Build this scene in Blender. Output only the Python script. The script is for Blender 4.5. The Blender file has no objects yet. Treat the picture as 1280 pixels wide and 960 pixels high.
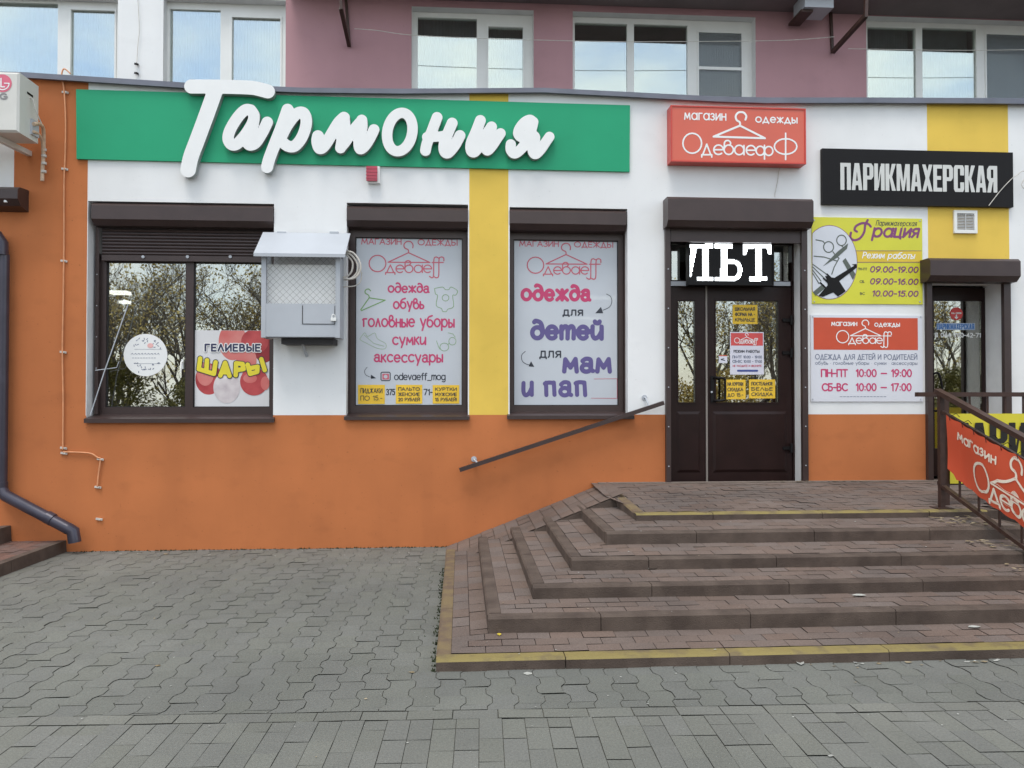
import bpy, bmesh, math, random
import numpy as np
from mathutils import Vector
random.seed(7)
S = bpy.context.scene
COL = S.collection
R = math.radians

# ------------------------------------------------------------------ camera, sky, sun, exposure
YAW, PITCH, FPX, CAMH = R(3.8), math.atan(15/961), 961.0, 1.546
cam_data = bpy.data.cameras.new('camera'); cam = bpy.data.objects.new('camera', cam_data); COL.objects.link(cam)
cam.location = (0, 0, CAMH); cam.rotation_euler = (R(90)+PITCH, 0, -YAW)
cam_data.sensor_width = 36; cam_data.lens = FPX/1280*36; cam_data.clip_start = .05; cam_data.clip_end = 2000
S.camera = cam
SUN_EL, SUN_AZ = R(68), R(205)          # azimuth from +Y towards +X: behind the camera, to its left
world = bpy.data.worlds.new('World'); S.world = world; world.use_nodes = True
nt = world.node_tree; bg = nt.nodes['Background']
sky = nt.nodes.new('ShaderNodeTexSky'); sky.sky_type = 'NISHITA'; sky.sun_disc = False
sky.sun_elevation = SUN_EL; sky.sun_rotation = SUN_AZ; sky.dust_density = 1.5; sky.air_density = 1.0
tcw = nt.nodes.new('ShaderNodeTexCoord'); mpw = nt.nodes.new('ShaderNodeMapping'); mpw.inputs['Scale'].default_value = (1, 1, 2.4); mpw.inputs['Location'].default_value = (2.7, 0, 0)
nzw = nt.nodes.new('ShaderNodeTexNoise'); nzw.inputs['Scale'].default_value = 2.3; nzw.inputs['Detail'].default_value = 8; nzw.inputs['Roughness'].default_value = .55
rpw = nt.nodes.new('ShaderNodeValToRGB'); rpw.color_ramp.elements[0].position = .34; rpw.color_ramp.elements[1].position = .6
mxw = nt.nodes.new('ShaderNodeMix'); mxw.data_type = 'RGBA'; mxw.inputs[7].default_value = (6.0, 6.3, 6.2, 1)
nt.links.new(tcw.outputs['Generated'], mpw.inputs['Vector']); nt.links.new(mpw.outputs[0], nzw.inputs['Vector'])
nt.links.new(nzw.outputs['Fac'], rpw.inputs[0]); nt.links.new(rpw.outputs[0], mxw.inputs[0])
nt.links.new(sky.outputs[0], mxw.inputs[6]); nt.links.new(mxw.outputs[2], bg.inputs[0])
bg.inputs[1].default_value = .15
sun_d = bpy.data.lights.new('sun', 'SUN'); sun_d.energy = 1.0; sun_d.angle = R(22); sun_d.color = (1, .96, .9)
sun = bpy.data.objects.new('sun', sun_d); COL.objects.link(sun); sun.location = (0, -5, 20)
sd = Vector((math.sin(SUN_AZ)*math.cos(SUN_EL), math.cos(SUN_AZ)*math.cos(SUN_EL), math.sin(SUN_EL)))
sun.rotation_euler = sd.to_track_quat('Z', 'Y').to_euler()
S.view_settings.view_transform = 'Standard'; S.view_settings.look = 'None'; S.view_settings.gamma = 1
S.view_settings.use_curve_mapping = False
S.view_settings.exposure = .84
S.cycles.max_bounces = 8; S.cycles.transparent_max_bounces = 16; S.cycles.use_denoising = True
S.cycles.sample_clamp_indirect = 6

# ------------------------------------------------------------------ plain measuring helpers (photo px -> points on real planes)
_f = Vector((math.sin(YAW)*math.cos(PITCH), math.cos(YAW)*math.cos(PITCH), math.sin(PITCH)))
_r = Vector((math.cos(YAW), -math.sin(YAW), 0)); _u = _r.cross(_f)
def ray(px, py): return _f + _r*((px-640)/FPX) - _u*((py-480)/FPX)
def W(px, py, Y):
    d = ray(px, py); t = Y/d.y
    return d.x*t, CAMH+d.z*t
def G(px, py, z=0):
    d = ray(px, py); t = (z-CAMH)/d.z
    return d.x*t, d.y*t
def RC(x0, y0, x1, y1, Y):
    a, b, c, d = W(x0, y0, Y), W(x1, y0, Y), W(x0, y1, Y), W(x1, y1, Y)
    return (a[0]+c[0])/2, (b[0]+d[0])/2, (c[1]+d[1])/2, (a[1]+b[1])/2     # X0 X1 Z0 Z1
MPX = 8.1/961                                                            # metres per photo pixel on the shop front

# ------------------------------------------------------------------ materials
def lin(c):
    c = c/255
    return c/12.92 if c <= .04045 else ((c+.055)/1.055)**2.4
def C(r, g, b, k=1.0): return tuple(min(.85, lin(v)/lin(w)*.8*k) for v, w in zip((r, g, b), (221, 229, 236)))
MATS = {}
def mat(name, col, rough=.7, var=.06, scale=6, bump=0, bscale=180, metal=0, spec=.4, col2=None, detail=6, island=0, lo=.35, hi=.65, coat=0, weather=0):
    if name in MATS: return MATS[name]
    m = bpy.data.materials.new(name); m.use_nodes = True; MATS[name] = m
    n = m.node_tree.nodes; l = m.node_tree.links; p = n['Principled BSDF']
    p.inputs['Roughness'].default_value = rough; p.inputs['Metallic'].default_value = metal; p.inputs['Specular IOR Level'].default_value = spec
    p.inputs['Coat Weight'].default_value = coat; p.inputs['Coat Roughness'].default_value = .12
    tc = n.new('ShaderNodeTexCoord'); nz = n.new('ShaderNodeTexNoise'); nz.inputs['Scale'].default_value = scale; nz.inputs['Detail'].default_value = detail
    l.new(tc.outputs['Object'], nz.inputs['Vector'])
    rp = n.new('ShaderNodeValToRGB'); rp.color_ramp.elements[0].position = lo; rp.color_ramp.elements[1].position = hi
    c1 = tuple(v*(1-var) for v in col); c2 = col2 or tuple(min(.9, v*(1+var)) for v in col)
    rp.color_ramp.elements[0].color = (*c1, 1); rp.color_ramp.elements[1].color = (*c2, 1)
    l.new(nz.outputs['Fac'], rp.inputs[0]); out = rp.outputs[0]
    if island:
        g = n.new('ShaderNodeNewGeometry'); mr = n.new('ShaderNodeMapRange'); mr.inputs['To Min'].default_value = 1-island; mr.inputs['To Max'].default_value = 1+island
        l.new(g.outputs['Random Per Island'], mr.inputs['Value'])
        hs = n.new('ShaderNodeHueSaturation'); l.new(out, hs.inputs['Color']); l.new(mr.outputs[0], hs.inputs['Value']); out = hs.outputs[0]
        mr2 = n.new('ShaderNodeMapRange'); mr2.inputs['To Min'].default_value = .8; mr2.inputs['To Max'].default_value = 1.2
        mm = n.new('ShaderNodeMath'); mm.operation = 'MULTIPLY'; mm.inputs[1].default_value = 7.31
        mf = n.new('ShaderNodeMath'); mf.operation = 'FRACT'
        l.new(g.outputs['Random Per Island'], mm.inputs[0]); l.new(mm.outputs[0], mf.inputs[0]); l.new(mf.outputs[0], mr2.inputs['Value']); l.new(mr2.outputs[0], hs.inputs['Saturation'])
        nz3 = n.new('ShaderNodeTexNoise'); nz3.inputs['Scale'].default_value = 90; nz3.inputs['Detail'].default_value = 3; l.new(tc.outputs['Object'], nz3.inputs['Vector'])
        mr3 = n.new('ShaderNodeMapRange'); mr3.inputs['From Min'].default_value = .3; mr3.inputs['From Max'].default_value = .7; mr3.inputs['To Min'].default_value = .86; mr3.inputs['To Max'].default_value = 1.12
        l.new(nz3.outputs['Fac'], mr3.inputs['Value'])
        vm = n.new('ShaderNodeMix'); vm.data_type = 'RGBA'; vm.blend_type = 'MULTIPLY'; vm.inputs[0].default_value = 1
        l.new(out, vm.inputs[6]); l.new(mr3.outputs[0], vm.inputs[7]); out = vm.outputs[2]
    if weather:                                            # old stains, faint run marks, scuffs and repainted patches in the paint itself
        def wn(sc, s, d, a, b, lo2, hi2):
            mp = n.new('ShaderNodeMapping'); mp.inputs['Scale'].default_value = sc; l.new(tc.outputs['Object'], mp.inputs['Vector'])
            z = n.new('ShaderNodeTexNoise'); z.inputs['Scale'].default_value = s; z.inputs['Detail'].default_value = d; l.new(mp.outputs[0], z.inputs['Vector'])
            r = n.new('ShaderNodeMapRange'); r.inputs['From Min'].default_value = a; r.inputs['From Max'].default_value = b; r.inputs['To Min'].default_value = lo2; r.inputs['To Max'].default_value = hi2
            l.new(z.outputs['Fac'], r.inputs['Value']); return r.outputs[0]
        for o_ in (wn((2.6, 1, .3), 1.7, 5, .45, .72, 1, 1-.05*weather), wn((1, 1, 1), .8, 7, .3, .7, 1-.09*weather, 1+.05*weather), wn((1, 1, 1), 38, 2, .70, .76, 1, 1-.22*weather), wn((1, 1, 1.6), 3.1, 9, .56, .72, 1, 1-.08*weather)):
            vm = n.new('ShaderNodeMix'); vm.data_type = 'RGBA'; vm.blend_type = 'MULTIPLY'; vm.inputs[0].default_value = 1
            l.new(out, vm.inputs[6]); l.new(o_, vm.inputs[7]); out = vm.outputs[2]
    l.new(out, p.inputs['Base Color'])
    if bump:
        b2 = n.new('ShaderNodeTexNoise'); b2.inputs['Scale'].default_value = bscale; b2.inputs['Detail'].default_value = 4; l.new(tc.outputs['Object'], b2.inputs['Vector'])
        bp = n.new('ShaderNodeBump'); bp.inputs['Strength'].default_value = bump; bp.inputs['Distance'].default_value = .01
        l.new(b2.outputs['Fac'], bp.inputs['Height']); l.new(bp.outputs[0], p.inputs['Normal'])
    return m
def emit(name, col, s):
    if name in MATS: return MATS[name]
    m = bpy.data.materials.new(name); m.use_nodes = True; MATS[name] = m
    p = m.node_tree.nodes['Principled BSDF']; p.inputs['Base Color'].default_value = (*col, 1)
    p.inputs['Emission Color'].default_value = (*col, 1); p.inputs['Emission Strength'].default_value = s
    return m
def glass(name, base, tint=(.85, .9, .9), wav=.0, gcol=(.97, .98, 1), rgh=0):
    m = bpy.data.materials.new(name); m.use_nodes = True; MATS[name] = m
    n = m.node_tree.nodes; l = m.node_tree.links; n.remove(n['Principled BSDF'])
    tr = n.new('ShaderNodeBsdfTransparent'); tr.inputs[0].default_value = (*tint, 1)
    gl = n.new('ShaderNodeBsdfGlossy'); gl.inputs['Roughness'].default_value = rgh; gl.inputs['Color'].default_value = (*gcol, 1)
    fr = n.new('ShaderNodeFresnel'); fr.inputs['IOR'].default_value = 1.5
    ad = n.new('ShaderNodeMath'); ad.operation = 'ADD'; ad.inputs[1].default_value = base; ad.use_clamp = True
    mx = n.new('ShaderNodeMixShader'); l.new(fr.outputs[0], ad.inputs[0]); l.new(ad.outputs[0], mx.inputs[0])
    l.new(tr.outputs[0], mx.inputs[1]); l.new(gl.outputs[0], mx.inputs[2]); l.new(mx.outputs[0], n['Material Output'].inputs[0])
    if wav:
        tc = n.new('ShaderNodeTexCoord'); nz = n.new('ShaderNodeTexNoise'); nz.inputs['Scale'].default_value = 1.6; nz.inputs['Detail'].default_value = 1
        bp = n.new('ShaderNodeBump'); bp.inputs['Strength'].default_value = wav; bp.inputs['Distance'].default_value = .02
        l.new(tc.outputs['Object'], nz.inputs['Vector']); l.new(nz.outputs['Fac'], bp.inputs['Height']); l.new(bp.outputs[0], gl.inputs['Normal'])
    return m
def film(name, col, clear):
    m = mat(name, col, .28, .02, 3, spec=.5); n = m.node_tree.nodes; l = m.node_tree.links
    tr = n.new('ShaderNodeBsdfTransparent'); mx = n.new('ShaderNodeMixShader'); mx.inputs[0].default_value = clear
    l.new(n['Principled BSDF'].outputs[0], mx.inputs[1]); l.new(tr.outputs[0], mx.inputs[2]); l.new(mx.outputs[0], n['Material Output'].inputs[0])
    return m

M_white = mat('white_plaster', C(221, 229, 236), .85, .03, 1.3, .18, 260, detail=8, weather=.45)
M_orange = mat('orange_plaster', C(181, 112, 68), .85, .07, 1.1, .22, 240, detail=9, weather=1.1)
M_yellow = mat('yellow_plaster', C(217, 190, 88), .85, .05, 1.5, .18, 260, weather=.5)
M_purple = mat('mauve_plaster', C(171, 137, 147), .85, .05, .9, .2, 240, weather=.7)
M_reveal = mat('white_reveal', C(212, 218, 224), .8, .05, 5, .1)
M_flash = mat('grey_sheet_metal', C(104, 110, 124), .45, .1, 4, .04, 30, .3)
M_brown = mat('dark_brown_metal', C(60, 49, 49), .38, .08, 6, 0, metal=.1, spec=.5)
M_brown2 = mat('dark_brown_door', C(36, 23, 23), .35, .12, 5, .05, 60, spec=.25)
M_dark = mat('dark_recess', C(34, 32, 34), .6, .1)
M_pvc = mat('white_window_plastic', C(218, 226, 230), .35, .02)
M_green = mat('green_sign_panel', C(36, 155, 116), .5, .05, .8, spec=.25, weather=.3)
M_letter = mat('white_acrylic', C(224, 232, 238), .4, .015, spec=.35)
M_letside = mat('grey_letter_edge', C(138, 150, 152), .5, .05)
M_red = mat('red_lightbox_face', C(199, 90, 69), .22, .05, 1.5, spec=.6)
M_redcase = mat('red_lightbox_case', C(188, 66, 58), .35, .05)
M_black = mat('black_panel', C(22, 21, 23), .5, .1, 2, spec=.2)
M_silver = mat('silver_vinyl', C(196, 203, 206), .45, .03)
M_lime = mat('lime_sign', C(199, 203, 62), .35, .05, 2, spec=.45)
M_board = mat('white_board', C(204, 212, 226), .3, .02, 2, spec=.5)
M_redprint = mat('red_print', C(190, 80, 56), .35, .03)
M_crimson = mat('crimson_print', C(186, 64, 112), .4, .03)
M_violet = mat('violet_print', C(92, 86, 142), .4, .03)
M_rose = mat('rose_print', C(190, 98, 118), .4, .03)
M_ink = mat('dark_ink', C(52, 58, 70), .45, .03)
M_greyprint = mat('grey_print', C(112, 122, 146), .45, .03)
M_greenprint = mat('pale_green_print', C(112, 158, 98), .45, .03)
M_greenprint2 = mat('faint_green_print', C(140, 172, 140), .45, .03)
M_note = mat('yellow_paper', C(226, 192, 62), .6, .06, 8)
M_ltgrey = mat('light_grey_paint', C(168, 178, 190), .5, .04, 3)
M_cable = mat('grey_cable', C(190, 192, 190), .5, .12, 20)
M_cablepaint = mat('painted_cable', C(206, 150, 112), .6, .1, 12)
M_steel = mat('brown_painted_steel', C(62, 45, 40), .45, .18, 14, .1, 90)
M_pipe = mat('dark_downpipe', C(62, 62, 76), .3, .12, 5, 0, metal=.2, spec=.5)
M_paver = mat('grey_paver', C(115, 121, 119, .70), .85, .1, .5, .35, 160, island=.055, col2=C(130, 136, 133, .70), lo=.3, hi=.7, weather=1.1)
M_paver2 = mat('grey_slab_paver', C(119, 125, 122, .72), .85, .1, .6, .35, 160, island=.06, col2=C(130, 135, 132, .72), lo=.3, hi=.7, weather=.9)
M_joint = mat('joint_dirt', C(98, 101, 96, .66), .95, .35, 3)
M_brick = mat('brown_paver', C(113, 103, 99, .75), .88, .12, 1.2, .4, 150, island=.07, col2=C(124, 113, 108, .75), weather=.9)
M_kerb = mat('brown_kerb_stone', C(92, 81, 75, .66), .88, .14, 5, .4, 120, col2=C(110, 99, 92, .66), weather=1)
M_bjoint = mat('brown_joint', C(66, 57, 53, .6), .95, .2, 30)
M_kyel = mat('worn_yellow_paint', C(156, 145, 92, .73), .8, .12, 7, .3, 120, col2=C(116, 105, 84, .73), lo=.46, hi=.68, weather=1)
M_kfade = mat('faded_yellow_paint', C(136, 122, 92, .72), .85, .1, 9, .3, 120, col2=C(112, 98, 84, .72), lo=.4, hi=.62)
M_glass = glass('shop_glass', .32, (.75, .78, .76), .04, (.97, .96, .9), .004)
M_uglass = glass('upper_glass', .36, (.8, .86, .88), .02, (.96, 1, .92))
M_film = film('pale_window_film', C(190, 202, 216), .07)
M_soil = mat('ground_base', (.07, .07, .065), .95, .2, 3)

# ------------------------------------------------------------------ mesh helpers
def tag(o, label=None, cat=None, group=None, kind=None):
    if label: o['label'] = label
    if cat: o['category'] = cat
    if group: o['group'] = group
    if kind: o['kind'] = kind
    return o
def empty(name, loc, label=None, cat=None, group=None):
    o = bpy.data.objects.new(name, None); COL.objects.link(o); o.location = loc; o.empty_display_size = .1
    return tag(o, label, cat, group)
class MB:
    def __init__(s): s.v = []; s.f = []; s.m = []; s.sm = []
    def face(s, pts, mi=0, smooth=False):
        b = len(s.v); s.v += [tuple(p) for p in pts]; s.f.append(tuple(range(b, b+len(pts)))); s.m.append(mi); s.sm.append(smooth)
    def mesh(s, vs, fs, mi=0, smooth=False):
        b = len(s.v); s.v += [tuple(p) for p in vs]
        for f in fs: s.f.append(tuple(b+i for i in f)); s.m.append(mi); s.sm.append(smooth)
    def hexa(s, p, mi=0):                                  # p: 4 bottom (ccw from above), 4 top
        s.mesh(p, [(3, 2, 1, 0), (4, 5, 6, 7), (0, 1, 5, 4), (1, 2, 6, 5), (2, 3, 7, 6), (3, 0, 4, 7)], mi)
    def box(s, x0, x1, y0, y1, z0, z1, mi=0):
        s.hexa([(x0, y0, z0), (x1, y0, z0), (x1, y1, z0), (x0, y1, z0), (x0, y0, z1), (x1, y0, z1), (x1, y1, z1), (x0, y1, z1)], mi)
    def prism(s, prof, x0, x1, mi=0):                      # prof: (y,z) polygon, swept along X
        n = len(prof); vs = [(x0, y, z) for y, z in prof]+[(x1, y, z) for y, z in prof]
        s.mesh(vs, [tuple(range(n)), tuple(range(2*n-1, n-1, -1))]+[(i, n+i, n+(i+1) % n, (i+1) % n) for i in range(n)], mi)
    def tube(s, pts, r, n=8, mi=0, r1=None, cap=True):
        pts = [Vector(p) for p in pts]; rings = []; up0 = None
        for i, p in enumerate(pts):
            t = (pts[min(i+1, len(pts)-1)]-pts[max(i-1, 0)]).normalized()
            if up0 is None:
                up0 = Vector((0, 0, 1)) if abs(t.z) < .9 else Vector((1, 0, 0))
            a = t.cross(up0).normalized(); b = a.cross(t).normalized(); up0 = b
            rr = r if r1 is None else r+(r1-r)*i/(len(pts)-1)
            rings.append([p+(a*math.cos(2*math.pi*k/n)+b*math.sin(2*math.pi*k/n))*rr for k in range(n)])
        vs = [v for q in rings for v in q]; fs = []
        for i in range(len(rings)-1):
            for k in range(n): fs.append((i*n+k, i*n+(k+1) % n, (i+1)*n+(k+1) % n, (i+1)*n+k))
        s.mesh(vs, fs, mi, True)
        if cap: s.mesh(rings[0], [tuple(range(n-1, -1, -1))], mi); s.mesh(rings[-1], [tuple(range(n))], mi)
    def bar(s, p, q, w, h, mi=0, up=(0, 0, 1)):            # rectangular bar
        p = Vector(p); q = Vector(q); t = (q-p).normalized(); a = t.cross(Vector(up)).normalized()*w/2; b = a.cross(t).normalized()*h/2
        s.hexa([p-a-b, p+a-b, q+a-b, q-a-b, p-a+b, p+a+b, q+a+b, q-a+b], mi)
    def build(s, name, mats, parent=None, fix=True):
        me = bpy.data.meshes.new(name); me.from_pydata(s.v, [], s.f)
        for m in (mats if isinstance(mats, (list, tuple)) else [mats]): me.materials.append(m)
        me.polygons.foreach_set('material_index', s.m); me.polygons.foreach_set('use_smooth', s.sm); me.update()
        if fix:
            b = bmesh.new(); b.from_mesh(me); bmesh.ops.recalc_face_normals(b, faces=b.faces); b.to_mesh(me); b.free()
        o = bpy.data.objects.new(name, me); COL.objects.link(o)
        if parent:
            o.parent = parent; p = parent; off = Vector((0, 0, 0))
            while p: off += p.location; p = p.parent
            o.location = -off
        return o
def sub(o, parent):                                       # child whose mesh is in world coordinates
    return o
def smoothpts(pts, n=6):
    P = [Vector((*p, 0)) if len(p) == 2 else Vector(p) for p in pts]; out = []
    for i in range(len(P)-1):
        a, b, c, d = P[max(i-1, 0)], P[i], P[i+1], P[min(i+2, len(P)-1)]
        for k in range(n):
            t = k/n; out.append(.5*((2*b)+(c-a)*t+(2*a-5*b+4*c-d)*t*t+(3*b-a-3*c+d)*t**3))
    out.append(P[-1])
    return [tuple(q[:2]) for q in out] if len(pts[0]) == 2 else [tuple(q) for q in out]
def clip(poly, region):
    out = list(poly); n = len(region)
    for i in range(n):
        ax, ay = region[i]; bx, by = region[(i+1) % n]; src = out; out = []
        side = lambda p: (bx-ax)*(p[1]-ay)-(by-ay)*(p[0]-ax)
        for j in range(len(src)):
            p, q = src[j], src[(j+1) % len(src)]; sp, sq = side(p), side(q)
            if sp >= 0: out.append(p)
            if (sp > 0 and sq < 0) or (sp < 0 and sq > 0):
                t = sp/(sp-sq); out.append((p[0]+(q[0]-p[0])*t, p[1]+(q[1]-p[1])*t))
        if len(out) < 3: return []
    return out

# ------------------------------------------------------------------ lettering: strokes -> one clean flat outline
def field_cells(shapes, h):
    xs = []; ys = []; pad = 0
    for sh in shapes:
        r = sh[2] if sh[0] == 'seg' else 0; pad = max(pad, r)
        xs += [p[0] for p in sh[1]]; ys += [p[1] for p in sh[1]]
    pad += 2*h; x0, y0 = min(xs)-pad, min(ys)-pad; nx = int((max(xs)+pad-x0)/h)+2; ny = int((max(ys)+pad-y0)/h)+2
    F = np.full((ny, nx), 1.0); gx = x0+np.arange(nx)*h; gy = y0+np.arange(ny)*h
    def win(a, b, c, d):
        return max(0, int((a-x0)/h)-1), min(nx, int((b-x0)/h)+3), max(0, int((c-y0)/h)-1), min(ny, int((d-y0)/h)+3)
    for sh in shapes:
        if sh[0] == 'seg':
            r = sh[2]; P = sh[1] if len(sh[1]) > 1 else [sh[1][0], sh[1][0]]
            for (ax, ay), (bx, by) in zip(P[:-1], P[1:]):
                i0, i1, j0, j1 = win(min(ax, bx)-r-h, max(ax, bx)+r+h, min(ay, by)-r-h, max(ay, by)+r+h)
                X, Y = np.meshgrid(gx[i0:i1], gy[j0:j1]); dx, dy = bx-ax, by-ay; L = dx*dx+dy*dy
                t = np.clip(((X-ax)*dx+(Y-ay)*dy)/L, 0, 1) if L > 1e-14 else 0*X
                D = np.hypot(X-ax-t*dx, Y-ay-t*dy)-r
                F[j0:j1, i0:i1] = np.minimum(F[j0:j1, i0:i1], D)
        else:
            P = sh[1]; A = sum(P[i][0]*P[(i+1) % len(P)][1]-P[(i+1) % len(P)][0]*P[i][1] for i in range(len(P)))
            if A < 0: P = P[::-1]
            px = [p[0] for p in P]; py = [p[1] for p in P]; i0, i1, j0, j1 = win(min(px)-h, max(px)+h, min(py)-h, max(py)+h)
            X, Y = np.meshgrid(gx[i0:i1], gy[j0:j1]); D = np.full(X.shape, -1e9)
            for (ax, ay), (bx, by) in zip(P, P[1:]+P[:1]):
                L = math.hypot(bx-ax, by-ay)
                if L < 1e-12: continue
                D = np.maximum(D, ((by-ay)*(X-ax)-(bx-ax)*(Y-ay))/L)
            F[j0:j1, i0:i1] = np.minimum(F[j0:j1, i0:i1], D)
    F[np.abs(F) < h*1e-3] = -h*1e-3
    return F, gx, gy
def outline(shapes, h, ylim=None):
    F, gx, gy = field_cells(shapes, h)
    if ylim:
        YY = np.broadcast_to(gy[:, None], F.shape); F = np.maximum(F, np.maximum(YY-ylim[1], ylim[0]-YY)); F[np.abs(F) < h*1e-3] = -h*1e-3
    I = F < 0; cnt = I[:-1, :-1].astype(int)+I[1:, :-1]+I[:-1, 1:]+I[1:, 1:]; polys = []; segs = []
    for j in range(cnt.shape[0]):
        row = cnt[j]; full = row == 4
        if full.any():
            e = np.diff(np.concatenate(([0], full.astype(int), [0]))); st = np.where(e == 1)[0]; en = np.where(e == -1)[0]
            for a, b in zip(st, en): polys.append([(gx[a], gy[j]), (gx[b], gy[j]), (gx[b], gy[j+1]), (gx[a], gy[j+1])])
        for i in np.where((row > 0) & (row < 4))[0]:
            c = [(i, j), (i+1, j), (i+1, j+1), (i, j+1)]; pts = []; cr = []
            for k in range(4):
                (a, b), (d, e2) = c[k], c[(k+1) % 4]; fa, fb = F[b, a], F[e2, d]
                if fa < 0: pts.append((gx[a], gy[b]))
                if (fa < 0) != (fb < 0):
                    t = fa/(fa-fb); q = (gx[a]+(gx[d]-gx[a])*t, gy[b]+(gy[e2]-gy[b])*t); pts.append(q); cr.append((q, fa < 0))
            if len(pts) > 2: polys.append(pts)
            if len(cr) == 2: segs.append((cr[0][0], cr[1][0]) if cr[0][1] else (cr[1][0], cr[0][0]))
    return polys, segs
def flat_letters(name, shapes, m, parent, to3, h=None, ylim=None, depth=0, sidemat=None):
    rs = [s[2] for s in shapes if s[0] == 'seg']
    h = h or max(.0012, (min(rs) if rs else .02)/1.8)
    polys, segs = outline(shapes, h, ylim); mb = MB()
    for p in polys: mb.face([to3(u, v, 0) for u, v in p])
    if depth:
        for a, b in segs: mb.face([to3(*a, 0), to3(*b, 0), to3(*b, depth), to3(*a, depth)][::-1], 1)
    return mb.build(name, [m, sidemat or m], parent, fix=False)
def onwall(Y): return lambda u, v, d: (u, Y+d, v)

def ell(cx, cy, rx, ry, a0=0, a1=360, n=None):
    n = n or max(6, int(abs(a1-a0)/18)); return [(cx+rx*math.cos(R(a0+(a1-a0)*k/n)), cy+ry*math.sin(R(a0+(a1-a0)*k/n))) for k in range(n+1)]
GL = {}
def g(ch, w, *st): GL[ch] = (w, st)
g('А', .7, [(0, 0), (.35, 1), (.7, 0)], [(.13, .33), (.57, .33)])
g('Б', .55, [(.5, 1), (0, 1), (0, 0), (.26, 0)]+ell(.26, .29, .28, .29, -90, 90)+[(0, .58)])
g('В', .55, [(.26, .54), (0, .54), (0, 1), (.24, 1)]+ell(.24, .77, .22, .23, 90, -90), [(0, .54), (0, 0), (.26, 0)]+ell(.26, .27, .28, .27, -90, 90))
g('Г', .46, [(0, 0), (0, 1), (.46, 1)])
g('Д', .74, [(0, -.17), (0, 0), (.74, 0), (.74, -.17)], [(.1, 0), (.37, 1), (.64, 0)])
g('Е', .48, [(.48, 1), (0, 1), (0, 0), (.48, 0)], [(0, .53), (.42, .53)])
g('Ж', .86, [(.43, 0), (.43, 1)], [(0, 1), (.43, .5), (.86, 1)], [(0, 0), (.43, .5), (.86, 0)])
g('З', .5, ell(.22, .76, .24, .24, 150, -90)+ell(.22, .27, .28, .27, 90, -150))
g('И', .6, [(0, 1), (0, 0), (.6, 1), (.6, 0)])
g('Й', .6, [(0, 1), (0, 0), (.6, 1), (.6, 0)], ell(.3, 1.26, .13, .1, 180, 360))
g('К', .56, [(0, 0), (0, 1)], [(.54, 1), (0, .42)], [(.16, .58), (.56, 0)])
g('Л', .6, [(0, 0), (.3, 1), (.6, 0)])
g('М', .8, [(0, 0), (.1, 1), (.4, .2), (.7, 1), (.8, 0)])
g('Н', .58, [(0, 0), (0, 1)], [(.58, 0), (.58, 1)], [(0, .53), (.58, .53)])
g('О', .86, ell(.43, .5, .43, .5))
g('П', .58, [(0, 0), (0, 1), (.58, 1), (.58, 0)])
g('Р', .54, [(0, 0), (0, 1), (.26, 1)]+ell(.26, .73, .27, .27, 90, -90)+[(0, .46)])
g('С', .72, ell(.43, .5, .43, .5, 48, 312))
g('Т', .58, [(0, 1), (.58, 1)], [(.29, 1), (.29, 0)])
g('У', .58, [(0, 1), (.3, .38)], [(.58, 1), (.24, .08), (.06, 0)])
g('Ф', .8, [(.4, -.1), (.4, 1.1)], ell(.4, .5, .4, .34))
g('Х', .6, [(0, 0), (.6, 1)], [(0, 1), (.6, 0)])
g('Ц', .66, [(0, 1), (0, 0), (.66, 0), (.66, -.18)], [(.56, 1), (.56, 0)])
g('Ш', .8, [(0, 1), (0, 0), (.8, 0), (.8, 1)], [(.4, 0), (.4, 1)])
g('Ь', .52, [(0, 1), (0, 0), (.26, 0)]+ell(.26, .28, .27, .28, -90, 90)+[(0, .56)])
g('Ы', .74, [(0, 1), (0, 0), (.24, 0)]+ell(.24, .28, .25, .28, -90, 90)+[(0, .56)], [(.74, 0), (.74, 1)])
g('Я', .54, [(.54, 0), (.54, 1), (.27, 1)]+ell(.27, .73, .27, .27, 90, 270)+[(.54, .46)], [(.28, .46), (0, 0)])
g('0', .52, ell(.26, .5, .26, .5)); g('1', .22, [(0, .8), (.2, 1), (.2, 0)])
g('2', .52, ell(.26, .73, .25, .27, 165, -40)+[(0, 0), (.52, 0)]); g('3', .5, *GL['З'][1])
g('4', .56, [(.42, 0), (.42, 1), (0, .28), (.56, .28)]); g('5', .5, [(.48, 1), (.08, 1), (.04, .56)]+ell(.23, .32, .27, .32, 130, -150))
g('6', .52, ell(.26, .3, .26, .3), [(.01, .34), (.1, .7), (.4, 1)]); g('7', .52, [(0, 1), (.52, 1), (.16, 0)])
g('8', .52, ell(.26, .75, .22, .25), ell(.26, .26, .26, .26)); g('9', .52, ell(.26, .7, .26, .3), [(.51, .66), (.42, .3), (.12, 0)])
g('.', .06, [(.03, .02)]); g(':', .06, [(.03, .12)], [(.03, .58)]); g('-', .3, [(0, .45), (.3, .45)]); g('—', .7, [(0, .45), (.7, .45)])
g('!', .06, [(.03, 1), (.03, .3)], [(.03, .02)]); g(' ', .3); g('•', .2, [(.1, .35)]); g('_', .55, [(0, -.1), (.55, -.1)]); g('+', .4, [(0, .5), (.4, .5)], [(.2, .3), (.2, .7)])
g('G', .78, ell(.43, .5, .43, .5, 48, 340)+[(.84, .45), (.5, .45)]); g('L', .45, [(0, 1), (0, 0), (.45, 0)])
X7 = .7
for up, lo in zip('ЖЗИЙКЛМНПТХЦЬЫЯГ', 'жзийклмнптхцьыяг'):
    w, st = GL[up]; GL[lo] = (w*.78, tuple([(x*.78, y*X7) for x, y in s] for s in st))
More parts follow.
